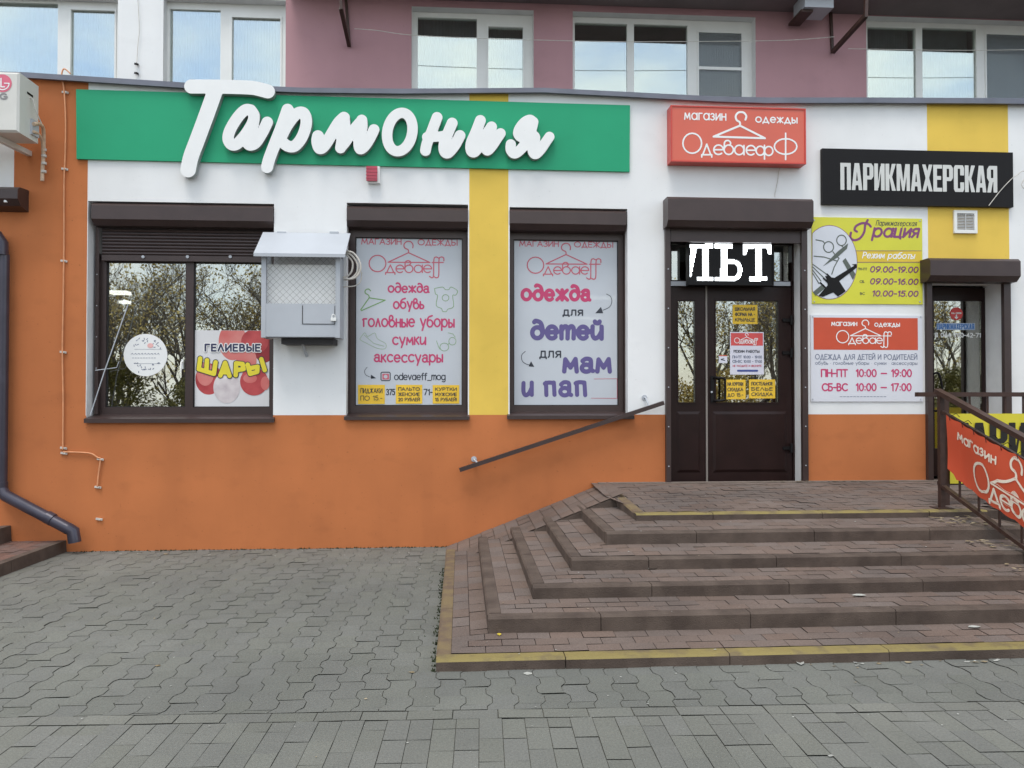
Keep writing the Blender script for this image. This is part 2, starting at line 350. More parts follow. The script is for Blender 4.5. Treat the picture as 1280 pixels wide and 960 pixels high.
g('а', .62, ell(.3, .35, .3, .35), [(.61, .7), (.61, 0)]); g('о', .64, ell(.32, .35, .32, .35)); g('с', .54, ell(.32, .35, .32, .35, 48, 312))
g('е', .62, [(.02, .36), (.61, .36)]+ell(.31, .35, .3, .35, 8, 315)); g('р', .62, [(0, -.3), (0, .7)], ell(.31, .35, .3, .35))
g('б', .62, ell(.31, .32, .31, .32), [(0, .36), (.05, .74), (.22, .93), (.56, 1.02)])
g('в', .6, ell(.3, .3, .3, .3), [(0, .3), (.02, .78)]+ell(.21, .8, .19, .2, 180, -60)+[(.2, .6)])
g('д', .68, [(0, -.16), (0, 0), (.68, 0), (.68, -.16)], [(.08, 0), (.34, .7), (.6, 0)])
g('у', .56, [(0, .7), (.28, .05)], [(.56, .7), (.2, -.3)]); g('ф', .98, ell(.24, .35, .24, .33), ell(.74, .35, .24, .33), [(.49, -.28), (.49, .75)])
HAND = dict(GL)
HAND['д'] = (.6, ([*ell(.3, .32, .3, .32)], smoothpts([(.6, .32), (.6, .62), (.48, .92), (.22, 1.02), (.12, .95)])))
HAND['и'] = (.55, (smoothpts([(0, .7), (.0, .2), (.14, .0), (.36, .12), (.52, .4)]), [(.54, .7), (.54, 0)]))
HAND['й'] = (.55, HAND['и'][1]+(ell(.28, 1.0, .14, .1, 180, 360),))
HAND['т'] = (.72, ([(0, 0), (0, .7)], smoothpts([(0, .45), (.18, .7), (.36, .6), (.36, 0)]), smoothpts([(.36, .45), (.54, .7), (.72, .6), (.72, 0)])))
HAND['м'] = (.66, ([(0, 0), (.06, .68), (.33, .22), (.6, .7), (.66, 0)],))
HAND['а'] = (.58, (smoothpts([(.05, .58), (.22, .7), (.46, .66), (.5, .4), (.5, .1), (.6, .02)]), ell(.25, .2, .24, .2)))
HAND['п'] = (.56, ([(.08, 0), (.06, .66)], smoothpts([(0, .62), (.2, .68), (.48, .66)]), [(.48, .66), (.52, 0)]))
HAND['г'] = (.44, ([(.1, 0), (.08, .66)], smoothpts([(0, .6), (.16, .68), (.42, .68)])))
HAND['ж'] = (.78, ([(.39, 0), (.39, .7)], [(0, .68), (.39, .34), (.78, .68)], [(0, 0), (.39, .34), (.8, .0)]))
for ch, src in zip('odeacp', 'о.еаср'):
    if src != '.': HAND[ch] = GL[src]; GL[ch] = GL[src]
for D in (GL, HAND):
    D['d'] = (.6, (ell(.3, .35, .3, .35), [(.6, 1), (.6, 0)])); D['v'] = (.52, ([(0, .7), (.26, 0), (.52, .7)],)); D['f'] = (.36, (smoothpts([(.4, .96), (.24, .98), (.16, .8), (.16, 0)]), [(0, .68), (.36, .68)]))
    D['m'] = (.72, HAND['т'][1]); D['g'] = (.6, (ell(.3, .35, .3, .35), smoothpts([(.6, .7), (.6, -.1), (.4, -.3), (.1, -.24)])))
def layout(s, font=GL, sp=.2):
    x = 0; out = []
    for ch in s:
        w, st = font[ch]
        out += [[(x+a, b) for a, b in q] for q in st]; x += w+sp
    return out, x-sp
def text_shapes(s, x0, x1, yb, yt, rpx, Y, font=GL, sp=.2, top=1.0, slant=0, wob=0):
    st, w = layout(s, font, sp); X0, X1, Z0, Z1 = RC(x0, yt, x1, yb, Y); r = rpx*MPX
    sx = (X1-X0-2*r)/w; sz = (Z1-Z0-2*r)/top; rnd = random.Random(s); out = []
    for q in st:
        dz = rnd.uniform(-wob, wob)*sz
        out.append(('seg', [(X0+r+a*sx+slant*b*sz, Z0+r+b*sz+dz) for a, b in q], r))
    return out
def text(s, x0, x1, yb, yt, rpx, Y, m, parent, name='lettering', **k):
    return flat_letters(name, text_shapes(s, x0, x1, yb, yt, rpx, Y, **k), m, parent, onwall(Y))
def px_shapes(strokes, rpx, Y):                           # strokes given in photo px on the plane Y
    return [('seg', [W(*p, Y) for p in q], rpx*MPX) for q in strokes]
def px_polys(polys, Y): return [('poly', [W(*p, Y) for p in q]) for q in polys]
def logo_strokes(T, ff=True):
    """thin round shop-name logo with a coat hanger; T maps template units to px"""
    st = [ell(320, 265, 57, 57), [(375, 340), (375, 328), (438, 328), (438, 340)], [(382, 328), (407, 275), (431, 328)]]
    st += [[(445, 302), (499, 302)]+ell(472, 302, 27, -26, 0, 310), ell(533, 302, 27, -26), [(506, 302), (507, 262)]+ell(527, 260, 19, -15, 180, -50)+[(533, 276)]]
    st += [ell(596, 302, 27, -26), [(624, 276), (624, 328)], [(634, 302), (686, 302)]+ell(660, 302, 27, -26, 0, 310)]
    st += [smoothpts([(735, 228), (716, 220), (702, 240), (700, 345), (690, 364), (672, 354)]), smoothpts([(770, 246), (768, 226), (750, 220), (737, 240), (735, 345), (722, 364), (705, 357)]), [(690, 258), (766, 258)]]
    st += [smoothpts([(559, 156), (560, 134), (545, 114), (518, 113), (500, 132), (504, 156), (528, 170), (530, 190)]), [(392, 256), (530, 190), (676, 258), (392, 256)]]
    return [[T(*p) for p in q] for q in st]

# ================================================================== the setting
YW = 8.1                                                   # shop front plane
def gz(x, y): return -.0085*max(0, y-4.35)
mb = MB()
for a, b in ((-60, 4.35), (4.35, 14), (14, 80)):
    mb.face([(-70, a, gz(0, a)-.014), (70, a, gz(0, a)-.014), (70, b, gz(0, min(b, 14))-.014), (-70, b, gz(0, min(b, 14))-.014)])
tag(mb.build('ground', M_soil), kind='structure')
# border line between the two pavings
BL0, BL1 = Vector(G(0, 903)), Vector(G(1280, 882)); bd = (BL1-BL0).normalized(); bn = Vector((-bd.y, bd.x))
def bpt(s, t): p = BL0+bd*s+bn*t; return (p.x, p.y)
def paving(name, cells, m, jm, z):                         # cells: list of polygons (x,y); z(x,y)
    mb = MB(); rnd = random.Random(name)
    for c in cells:
        j = rnd.uniform(-.0016, .0016); tx, ty = rnd.uniform(-.014, .014), rnd.uniform(-.016, .016)
        cx = sum(p[0] for p in c)/len(c); cy = sum(p[1] for p in c)/len(c)
        mb.face([(x, y, z(x, y)+j+tx*(x-cx)+ty*(y-cy)) for x, y in c])
    return mb
def inset(x0, x1, y0, y1, g=.002): return [(x0+g, y0+g), (x1-g, y0+g), (x1-g, y1-g), (x0+g, y1-g)]
# wavy interlocking pavers, columns running towards the wall
cells = []; Lp, Wp, gp = .235, .134, .0019
reg = [bpt(-8, .06), bpt(14, .06), (12, 8.1), (-9, 8.1)]
def wav(t): return .0145*max(-1, min(1, 1.7*math.sin(2*math.pi*t)))
for k in range(-66, 70):
    xk = k*Wp+.013
    if xk > 8: continue
    n0 = 6; rr = random.Random(k*3+1)
    drift = lambda y: .004*math.sin(y*1.3+k*.2)
    y = 2.0-(k % 2)*Lp/2
    while y < 8.1:
        if not (xk > -.05 and y > 4.4):
            ts = [0, .1, .2, .3, .4, .5, .6, .7, .8, .9, 1]
            ph = .5*(k % 2); f = lambda yy: wav((yy-2.0)/Lp)
            ya, yb = y+gp, y+Lp-gp
            lp = [(xk+gp+f(ya+(yb-ya)*t), ya+(yb-ya)*t) for t in ts]; rp_ = [(xk+Wp-gp+f(ya+(yb-ya)*t), ya+(yb-ya)*t) for t in ts]
            c = clip(lp[::-1]+rp_, reg)
            if c and -7.5 < xk < 7.5: cells.append(c)
        y += Lp
pv = paving('pavement', cells, None, None, gz)
tag(pv.build('pavement_wave_pavers', M_paver, fix=False), kind='structure')
# straight border stones and the slab pavers nearest the camera
cells = []; s = -6.0
while s < 12: cells.append([bpt(s+.002, -.045), bpt(s+.217, -.045), bpt(s+.217, .055), bpt(s+.002, .055)]); s += .22
cells = [c for c in cells]
Wq, Lq = .1085, .218
for k in range(-45, 85):
    pair = (k//2) % 2
    for j in range(0, 9):
        y1 = -.05-(j-1)*Lq-(Lq/2 if pair else 0)+.001*(k % 5); y0 = y1-Lq
        y1 = min(y1, -.05)
        if y1-y0 < .03 or y0 > -.06: continue
        x0 = k*Wq+1.4
        cells.append([bpt(x0+.0015, y0+.0015), bpt(x0+Wq-.0015, y0+.0015), bpt(x0+Wq-.0015, y1-.0015), bpt(x0+.0015, y1-.0015)])
pv = paving('sidewalk', cells, None, None, gz)
tag(pv.build('sidewalk_slab_pavers', M_paver2, fix=False), kind='structure')
mb = MB(); mb.face([(-9, 1.2, -.006), (12, 1.2, -.006), (12, 4.35, -.006), (-9, 4.35, -.006)]); mb.face([(-9, 4.35, -.006), (12, 4.35, -.006), (12, 8.1, gz(0, 8.1)-.006), (-9, 8.1, gz(0, 8.1)-.006)])
tag(mb.build('pavement_joints', M_joint), kind='structure')

# ================================================================== the shop building
shop = empty('shop_building', (0, YW, 0), 'single storey white, orange and yellow painted shop front with brown roller shutters', 'building')
ROOFPX = [(-60, 93), (28, 96.6), (230, 109.7), (380, 115.5), (500, 116.8), (680, 115.3), (790, 121), (895, 126.7), (960, 128.7), (1085, 128.2), (1280, 129.6), (1420, 131)]
RTOP = [(-60, 88), (28, 90), (230, 103), (380, 109.5), (500, 110.7), (680, 109.6), (790, 115), (895, 120.4), (960, 121.7), (1085, 121.7), (1280, 122.6), (1420, 124)]
roofp = [W(*p, YW) for p in ROOFPX]
def topz(x): return float(np.interp(x, [p[0] for p in roofp], [p[1] for p in roofp]))
op1 = RC(109, 253, 342, 522, YW); op2 = RC(433, 254.5, 585, 519.5, YW); op3 = RC(637, 260, 784.5, 518.5, YW)
opD = RC(838, 292, 1003, 601.5, YW); opH = RC(1165, 352, 1255.5, 590, YW)
opD = (opD[0], opD[1], .55, opD[3]); opH = (opH[0], opH[1], .55, opH[3])
zB = W(640, 519, YW)[1]
zB = sum(W(x, 518.5, YW)[1] for x in (150, 500, 800, 1090))/4
xS0, xS1 = W(586.5, 300, YW)[0], W(635.5, 300, YW)[0]; xR0, xR1 = W(1159.5, 250, YW)[0], W(1261, 250, YW)[0]; xO = W(109, 300, YW)[0]
xWn = W(17.5, 215, YW)[0]; zWn = W(10, 235, YW)[1]
openings = [op1, op2, op3, opD, opH]
XL_, XR_ = W(-60, 300, YW)[0]-3.0, 11.0
xs = sorted(set([XL_, XR_, xS0, xS1, xR0, xR1, xO, xWn]+[p[0] for p in roofp[1:-1]]+[v for o in openings for v in o[:2]]))
zs0 = sorted(set([-.4, zB, zWn]+[v for o in openings for v in o[2:]]))
mb = MB()
for xa, xb in zip(xs[:-1], xs[1:]):
    if xb-xa < 1e-5: continue
    zz = zs0+[None]
    for za, zb in zip(zz[:-1], zz[1:]):
        xm = (xa+xb)/2; zm = (za+(zb if zb is not None else za+.2))/2
        if any(o[0] < xm < o[1] and o[2] < zm < o[3] for o in openings): continue
        mi = 0
        if xm < xO: mi = 1
        elif zm < zB: mi = 1
        elif xS0 < xm < xS1 or xR0 < xm < xR1: mi = 2
        if xm < xWn and zm > zWn: mi = 0
        t0, t1 = (zb, zb) if zb is not None else (topz(xa)+.02, topz(xb)+.02)
        mb.face([(xa, YW, za), (xb, YW, za), (xb, YW, t1), (xa, YW, t0)], mi)
REC = .34
for o in openings:                                         # reveals
    x0, x1, z0, z1 = o; d = YW+(.24 if o in (op1, op2, op3) else REC)
    mb.face([(x0, YW, z0), (x0, d, z0), (x0, d, z1), (x0, YW, z1)], 3); mb.face([(x1, YW, z0), (x1, YW, z1), (x1, d, z1), (x1, d, z0)], 3)
    mb.face([(x0, YW, z1), (x0, d, z1), (x1, d, z1), (x1, YW, z1)], 3)
    if o in (op1, op2, op3): mb.face([(x0, YW, z0), (x1, YW, z0), (x1, d, z0), (x0, d, z0)], 3)
mb.build('wall', [M_white, M_orange, M_yellow, M_reveal], shop, fix=False)
# roof edge flashing: bent sheet metal, a little wavy as in the photo
mb = MB(); YF = YW-.07
pb = [W(*p, YF) for p in ROOFPX]; pt = [W(*p, YF) for p in RTOP]
for (a, b, c, d) in zip(pb[:-1], pb[1:], pt[:-1], pt[1:]):
    mb.hexa([(a[0], YF, a[1]), (b[0], YF, b[1]), (b[0], YW-.002, b[1]+.012), (a[0], YW-.002, a[1]+.012), (c[0], YF, c[1]), (d[0], YF, d[1]), (d[0], YW+.25, d[1]+.02), (c[0], YW+.25, c[1]+.02)])
mb.build('roof_flashing', M_flash, shop)
mb = MB(); mb.box(XL_, XR_, YW+.26, 9.0, 4.35, 4.42); mb.build('roof', M_dark, shop)
# dim rooms behind the glass
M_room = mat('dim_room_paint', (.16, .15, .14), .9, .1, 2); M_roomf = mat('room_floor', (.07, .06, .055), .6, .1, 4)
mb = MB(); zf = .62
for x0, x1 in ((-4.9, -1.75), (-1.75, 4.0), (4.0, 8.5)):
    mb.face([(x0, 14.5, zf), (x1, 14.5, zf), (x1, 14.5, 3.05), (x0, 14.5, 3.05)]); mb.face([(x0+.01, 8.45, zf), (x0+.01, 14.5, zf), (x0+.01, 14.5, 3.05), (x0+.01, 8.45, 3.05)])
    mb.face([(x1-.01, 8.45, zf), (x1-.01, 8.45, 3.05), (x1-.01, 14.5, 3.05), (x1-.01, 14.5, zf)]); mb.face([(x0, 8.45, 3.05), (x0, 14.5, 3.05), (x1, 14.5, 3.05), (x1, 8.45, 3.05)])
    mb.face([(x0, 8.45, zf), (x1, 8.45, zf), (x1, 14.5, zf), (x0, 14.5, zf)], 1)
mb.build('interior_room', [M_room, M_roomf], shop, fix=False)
M_lamp = emit('lamp_panel', (1, .98, .95), 1.9)
def lamp(x, y, w, d, label):
    mb = MB(); mb.box(x-w/2-.02, x+w/2+.02, y-d/2-.02, y+d/2+.02, 2.90, 2.96); o = empty('ceiling_lamp', (x, y, 2.90), label, 'lamp', 'ceiling lamps inside the shops')
    mb.build('housing', M_ltgrey, o); mb = MB(); mb.box(x-w/2, x+w/2, y-d/2, y+d/2, 2.86, 2.899); mb.build('diffuser', M_lamp, o)
def zlamp(px, py):
    d = ray(px, py); t = (2.88-CAMH)/d.z; return d.x*t, d.y*t
for px, py, w, d, lb in ((150, 366, .22, .16, 'lit strip lamp on the ceiling behind the balloon shop window'), (156, 378, .12, .12, 'short lit lamp below the strip lamp in the balloon shop window'), (735, 372, .75, .12, 'long bright ceiling lamp showing through the film beside the word for clothes'), (726, 398, .62, .1, 'bright ceiling lamp showing through the film under the small word above children')):
    x, y = zlamp(px, py); lamp(x, min(y, 14.2), w, d, lb)

# windows of the shop front
def frame_window(o, outer, lights, Y, name='window', mullions=()):
    """outer px rect and list of glass px rects -> window (frame, pane...)"""
    fr = RC(*outer, Y); gl = [RC(*l, Y) for l in lights]; mb = MB()
    xs = sorted(set([fr[0], fr[1]]+[v for q in gl for v in q[:2]])); zs = sorted(set([fr[2], fr[3]]+[v for q in gl for v in q[2:]]))
    for a, b in zip(xs[:-1], xs[1:]):
        for c, d in zip(zs[:-1], zs[1:]):
            if b-a < 1e-5 or d-c < 1e-5: continue
            if any(q[0]-1e-6 < (a+b)/2 < q[1]+1e-6 and q[2]-1e-6 < (c+d)/2 < q[3]+1e-6 for q in gl): continue
            mb.box(a, b, Y, Y+.07, c, d)
    return fr, gl, mb
def shutter_box(px0, px1, py_top, py_bot, proud, deep, parent, nm='shutter_box'):
    """octagon-nosed roller box"""
    yf = YW-proud; x0, x1, z0, z1 = RC(px0, py_top, px1, py_bot, yf); hb = z1-z0; yb = YW+deep
    prof = [(yf, z0), (yf, z1), (yf+.035, z1+.03), (yb, z1+.03), (yb, z0-.06), (yf+.06, z0-.055)]
    mb = MB(); mb.prism(prof, x0, x1)
    return mb.build(nm, M_brown, parent), (x0, x1, z0, z1)
Yg = YW+.17
def lip(mb, o, w=.018):                                     # dark screws and edge strips left as tiny boxes
    pass
wdefs = [('w1', op1, (126, 326, 341.5, 518.5), [(132.5, 327.5, 232, 509), (241.7, 327.5, 337.5, 509)], (105, 342.5, 522, 527)),
         ('w2', op2, (437, 284, 583, 517.5), [(443.8, 297, 578, 507)], (430, 587, 519.5, 523.5)),
         ('w3', op3, (638, 287, 779, 517), [(642, 300, 773, 507)], (634, 793, 518, 522.5))]
winobj = {}
for key, op, outer, lights, sill in wdefs:
    fr, gl, mb = frame_window(op, outer, lights, Yg)
    for q in gl:                                           # rubber seal lip round each pane
        for a, b, c, d in ((q[0], q[1], q[2], q[2]+.008), (q[0], q[1], q[3]-.008, q[3]), (q[0], q[0]+.008, q[2], q[3]), (q[1]-.008, q[1], q[2], q[3])):
            mb.box(a, b, Yg+.012, Yg+.04, c, d, 1)
    w = mb.build('window', [M_brown, M_dark], shop); winobj[key] = (w, gl)
    for q in gl:
        p = MB(); p.box(q[0]+.001, q[1]-.001, Yg+.03, Yg+.036, q[2]+.001, q[3]-.001); p.build('pane', M_glass, w)
    x0, x1, z0, z1 = RC(sill[0], sill[2], sill[1], sill[3], YW-.04); s_ = MB()
    s_.hexa([(x0, YW-.045, z0-.012), (x1, YW-.045, z0-.012), (x1, YW-.001, z0+.004), (x0, YW-.001, z0+.004), (x0, YW-.045, z1-.012), (x1, YW-.045, z1-.012), (x1, YW-.001, z1+.002), (x0, YW-.001, z1+.002)])
    s_.hexa([(op[0]+.002, YW-.001, z0+.006), (op[1]-.002, YW-.001, z0+.006), (op[1]-.002, Yg, op[2]+.012), (op[0]+.002, Yg, op[2]+.012), (op[0]+.002, YW-.001, z1), (op[1]-.002, YW-.001, z1), (op[1]-.002, Yg, op[2]+.03), (op[0]+.002, Yg, op[2]+.03)])
    s_.build('sill', M_brown, w)
    # guide rails at each side of the reveal, and the roller shutter box
    for xa in (fr[0]-.035, fr[1]+.002):
        r_ = MB(); r_.box(max(op[0]+.001, xa), min(op[1]-.001, xa+.035), Yg-.055, Yg+.01, op[2]+.03, op[3]-.05)
        for k in range(5):
            zz = fr[2]+(fr[3]-fr[2])*(k+.5)/5; r_.tube([(xa+.017, Yg-.060, zz), (xa+.017, Yg-.052, zz)], .006, 6, 1)
        r_.build('guide_rail', [M_brown, M_ltgrey], w)
x, z = W(227, 455, Yg-.03); mb = MB(); mb.box(x-.011, x+.011, Yg-.012, Yg-.0005, z-.05, z+.05); mb.tube([(x, Yg-.012, z+.02), (x, Yg-.045, z+.02), (x, Yg-.05, z-.09)], .008, 6); mb.build('handle', M_pvc, winobj['w1'][0])
sh, _ = shutter_box(114, 341.5, 258, 275, .02, .15, shop, 'roller_shutter')
c = RC(128, 283, 341, 327, Yg-.03); mb = MB(); n = 9
for i in range(n):
    za = c[2]+.06+(c[3]-c[2]-.06)*i/n; zb = c[2]+.06+(c[3]-c[2]-.06)*(i+1)/n
    mb.prism([(Yg-.028, za+.004), (Yg-.034, za+.012), (Yg-.036, (za+zb)/2), (Yg-.034, zb-.006), (Yg-.026, zb), (Yg-.02, zb), (Yg-.02, za+.004)], c[0], c[1])
mb.build('curtain', M_brown, sh)
mb = MB(); mb.box(c[0], c[1], Yg-.045, Yg-.012, c[2], c[2]+.058)
for px in (179, 234.5, 288):
    x, z = W(px, 321, Yg-.05); mb.tube([(x, Yg-.058, z), (x, Yg-.045, z)], .016, 10, 1)
mb.build('bottom_bar', [M_brown, M_ltgrey], sh)
shutter_box(433.5, 585, 261.5, 276, .02, .15, shop, 'roller_shutter')
shutter_box(637, 783, 265, 280, .02, .15, shop, 'roller_shutter')
# ------------------------------------------------------------- main double door with its shutter box and rails
sh, _ = shutter_box(835, 1017, 250, 276, .2, -.002, shop, 'roller_shutter')
for a, b in ((832.5, 838.5), (1003, 1010)):
    mb = MB(); x0, x1, z0, z1 = RC(a, 285, b, 601.5, YW-.05); mb.box(x0, x1, YW-.05, YW-.001, .545, z1)
    for k in range(6):
        zz = .8+k*.42; mb.tube([((x0+x1)/2, YW-.056, zz), ((x0+x1)/2, YW-.049, zz)], .007, 6, 1)
    mb.build('guide_rail', [M_brown, M_ltgrey], sh)
mb = MB(); x0, x1, z0, z1 = RC(838.5, 286, 1003, 303, YW-.03); mb.box(x0, x1, YW-.03, YW-.001, z0, z1); mb.build('lower_lip', M_brown, sh)
Yd = YW+.22
D = lambda a, b, c, d, Y=Yd: RC(a, b, c, d, Y)
fr = D(838, 298, 991, 603); zth = .60
LT = {'l': D(847.5, 376, 868.5, 503), 'r': D(894.5, 376, 972.5, 503)}; tr1 = D(840, 305, 859, 351); tr2 = D(967, 305, 986, 351)
mb = MB(); x0, x1, z0, z1 = fr; zt = D(838, 357, 990, 360)[3]; ztl = D(838, 351, 990, 352)[3]
mb.box(x0-.03, x0+.012, Yd-.02, Yd+.07, zth, z1); mb.box(x1-.012, x1+.03, Yd-.02, Yd+.07, zth, z1); mb.box(x0, x1, Yd-.02, Yd+.07, tr1[3], z1); mb.box(x0, x1, Yd-.02, Yd+.07, zt, ztl)
mb.box(tr1[1], tr2[0], Yd-.02, Yd+.06, ztl, tr1[3])
door = mb.build('door', M_brown2, shop)
mb = MB(); s0 = RC(838, 352, 859, 357.5, Yd-.03); mb.box(s0[0], s0[1], Yd-.05, Yd-.021, s0[2], s0[3]); mb.build('transom_strip', M_ltgrey, door); mb = MB(); s1 = RC(966, 352.5, 987, 357.5, Yd-.03); mb.box(s1[0], s1[1], Yd-.05, Yd-.021, s1[2], s1[3]); mb.build('transom_strip', M_ltgrey, door)
for nm, pa, pb_, g0 in (('narrow', 838.6, 881.6, LT['l']), ('wide', 883.8, 989.4, LT['r'])):
    q = D(pa, 358.5, pb_, 601.5); mb = MB(); Z0 = zth+.006; Yl = Yd-.006
    xs = [q[0], g0[0], g0[1], q[1]]; zs = [Z0, g0[2], g0[3], q[3]]
    for i in range(3):
        for j in range(3):
            if not (i == 1 and j == 1): mb.box(xs[i], xs[i+1], Yl, Yl+.06, zs[j], zs[j+1])
    for a, b, c, d in ((g0[0]-.012, g0[1]+.012, g0[2]-.014, g0[2]), (g0[0]-.012, g0[1]+.012, g0[3], g0[3]+.012), (g0[0]-.012, g0[0], g0[2], g0[3]), (g0[1], g0[1]+.012, g0[2], g0[3])): mb.box(a, b, Yl-.008, Yl+.01, c, d)
    px0, px1 = q[0]+.06, q[1]-.06; pz0, pz1 = Z0+.1, g0[2]-.1   # raised lower panel with bevelled rim
    mb.mesh([(px0, Yl-.001, pz0), (px1, Yl-.001, pz0), (px1, Yl-.001, pz1), (px0, Yl-.001, pz1), (px0+.03, Yl-.012, pz0+.03), (px1-.03, Yl-.012, pz0+.03), (px1-.03, Yl-.012, pz1-.03), (px0+.03, Yl-.012, pz1-.03)], [(4, 5, 6, 7), (0, 1, 5, 4), (1, 2, 6, 5), (2, 3, 7, 6), (3, 0, 4, 7)])
    mb.build('door_leaf', M_brown2, door)
    p = MB(); p.box(g0[0]+.001, g0[1]-.001, Yd+.02, Yd+.026, g0[2]+.001, g0[3]-.001); p.build('door_glass', M_glass, door)
for t in (tr1, tr2):
    p = MB(); p.box(t[0]+.001, t[1]-.001, Yd+.02, Yd+.026, t[2], t[3]); p.build('transom_glass', M_glass, door)
mb = MB(); q = D(881.7, 358, 883.7, 601); mb.box(q[0], q[1], Yd-.02, Yd+.0, zth+.006, q[3]); mb.build('seam_strip', mat('seam_grey', C(128, 126, 124), .5), door)
a = W(894, 472, Yd-.07); b = W(905, 501, Yd-.07); x_ = b[0]
mb = MB(); mb.tube(smoothpts([(x_-.1, Yd-.012, a[1]), (x_-.07, Yd-.06, a[1]), (x_, Yd-.075, a[1]-.01), (x_+.012, Yd-.075, a[1]-.05), (x_+.012, Yd-.075, b[1]+.05), (x_, Yd-.075, b[1]+.01), (x_-.07, Yd-.06, b[1]), (x_-.1, Yd-.012, b[1])], 4), .013, 8)
q = D(887.5, 470, 892, 503); mb.box(q[0], q[1], Yd-.022, Yd-.006, q[2], q[3]); mb.build('handle', M_black, door)
mb = MB(); x, z = W(889.8, 490, Yd-.03); mb.tube([(x, Yd-.03, z), (x, Yd-.02, z)], .011, 10); mb.build('keyhole', M_ltgrey, door)
for py in (400, 441, 560):
    x, z = W(988.5, py, Yd-.03); mb = MB(); mb.tube([(x+.006, Yd-.035, z-.05), (x+.006, Yd-.035, z+.05)], .016, 8); mb.box(x-.09, x+.006, Yd-.03, Yd-.006, z-.018, z+.018); mb.build('hinge', M_black, door)
# ------------------------------------------------------------- hairdresser door
sh, _ = shutter_box(1163, 1276, 326, 344.5, .2, -.002, shop, 'roller_shutter')
for a, b in ((1159.5, 1166), (1256, 1264.5)):
    x0, x1, z0, z1 = RC(a, 345, b, 570, YW-.05); mb = MB(); mb.box(x0, x1, YW-.05, YW-.001, .545, z1); mb.build('guide_rail', M_brown, sh)
mb = MB()
x0, x1, z0, z1 = RC(1166, 345, 1256, 354, YW-.03); mb.box(x0, x1, YW-.03, YW-.001, z0, z1); mb.build('lower_lip', M_brown, sh)
Yh = YW+.3; fr = RC(1160, 359.5, 1241, 600, Yh); g0 = RC(1168, 376, 1228, 585, Yh)
mb = MB(); xs = [fr[0], g0[0], g0[1], fr[1]]; zs = [.64, .95, g0[3], fr[3]]
for i in range(3):
    for j in range(3):
        if not (i == 1 and j == 1): mb.box(xs[i], xs[i+1], Yh, Yh+.06, zs[j], zs[j+1])
door2 = mb.build('door', M_brown2, shop)
mb = MB(); mb.box(g0[0]+.001, g0[1]-.001, Yh+.02, Yh+.026, .951, g0[3]-.001); mb.build('door_glass', M_glass, door2)
for py in (399, 440):
    x, z = W(1242, py, Yh-.03); mb = MB(); mb.tube([(x, Yh-.03, z-.05), (x, Yh-.03, z+.05)], .018, 8); mb.box(x-.06, x, Yh-.022, Yh-.001, z-.02, z+.02); mb.build('hinge', M_black, door2)
a = W(1168, 468, Yh-.06); b = W(1177, 480, Yh-.06); mb = MB(); mb.tube(smoothpts([(a[0]+.01, Yh-.005, a[1]), (a[0]+.05, Yh-.06, a[1]+.01), (b[0], Yh-.07, b[1]-.04), (b[0], Yh-.07, b[1]-.22), (a[0]+.04, Yh-.05, b[1]-.3), (a[0]+.01, Yh-.005, b[1]-.3)], 4), .012, 8); mb.build('handle', M_black, door2)

# ================================================================== the taller building behind the shop roof
YU = 8.95
tall = empty('apartment_building', (0, YU, 0), 'taller block behind the shop roof, mauve wall with a white bay and plastic windows', 'building')
uw = [((-45, -6, 147, 118), [(-38, 3, 72, 118), (86.5, 10, 145.5, 118)], 1), ((204, -2, 357, 118), [(212, 12, 275.5, 118), (288, 19.5, 352.5, 118)], 1),
      ((514.5, 10.5, 667, 118), [(522, 22.5, 596, 118), (608.5, 31, 655.5, 118)], 0), ((716, 18, 944.5, 130), [(718.5, 29, 784, 130), (792.5, 31, 859.5, 130), (871.5, 38.5, 928.5, 130)], 0),
      ((1083, 24, 1330, 130), [(1084.5, 34.5, 1145, 130), (1153, 35.5, 1220.5, 130), (1231, 41, 1292, 130)], 0)]
ops = []
for o, gls, wht in uw: q = RC(*o, YU); ops.append((q[0], q[1], 4.3, q[3]))
xWp = W(357, 60, YU)[0]
xs = sorted(set([-11, 12, xWp]+[v for o in ops for v in o[:2]])); zs = sorted(set([4.0, 14.0]+[v for o in ops for v in o[2:]]))
mb = MB()
for xa, xb in zip(xs[:-1], xs[1:]):
    for za, zb in zip(zs[:-1], zs[1:]):
        xm, zm = (xa+xb)/2, (za+zb)/2
        if any(o[0] < xm < o[1] and o[2] < zm < o[3] for o in ops): continue
        mb.face([(xa, YU, za), (xb, YU, za), (xb, YU, zb), (xa, YU, zb)], 1 if xm < xWp else 0)
for o in ops:
    x0, x1, z0, z1 = o; d = YU+.16
    mb.face([(x0, YU, z0), (x0, d, z0), (x0, d, z1), (x0, YU, z1)], 2); mb.face([(x1, YU, z0), (x1, YU, z1), (x1, d, z1), (x1, d, z0)], 2); mb.face([(x0, YU, z1), (x0, d, z1), (x1, d, z1), (x1, YU, z1)], 2)
mb.build('wall', [M_purple, M_white, M_reveal], tall, fix=False)
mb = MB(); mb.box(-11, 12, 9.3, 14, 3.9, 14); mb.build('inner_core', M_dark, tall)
M_curt = mat('net_curtain', (.5, .53, .55), .9, .1, 8); M_slab = mat('concrete_slab', (.2, .16, .16), .9, .1, 2)
M_net = film('mosquito_net', (.20, .22, .23), .5)
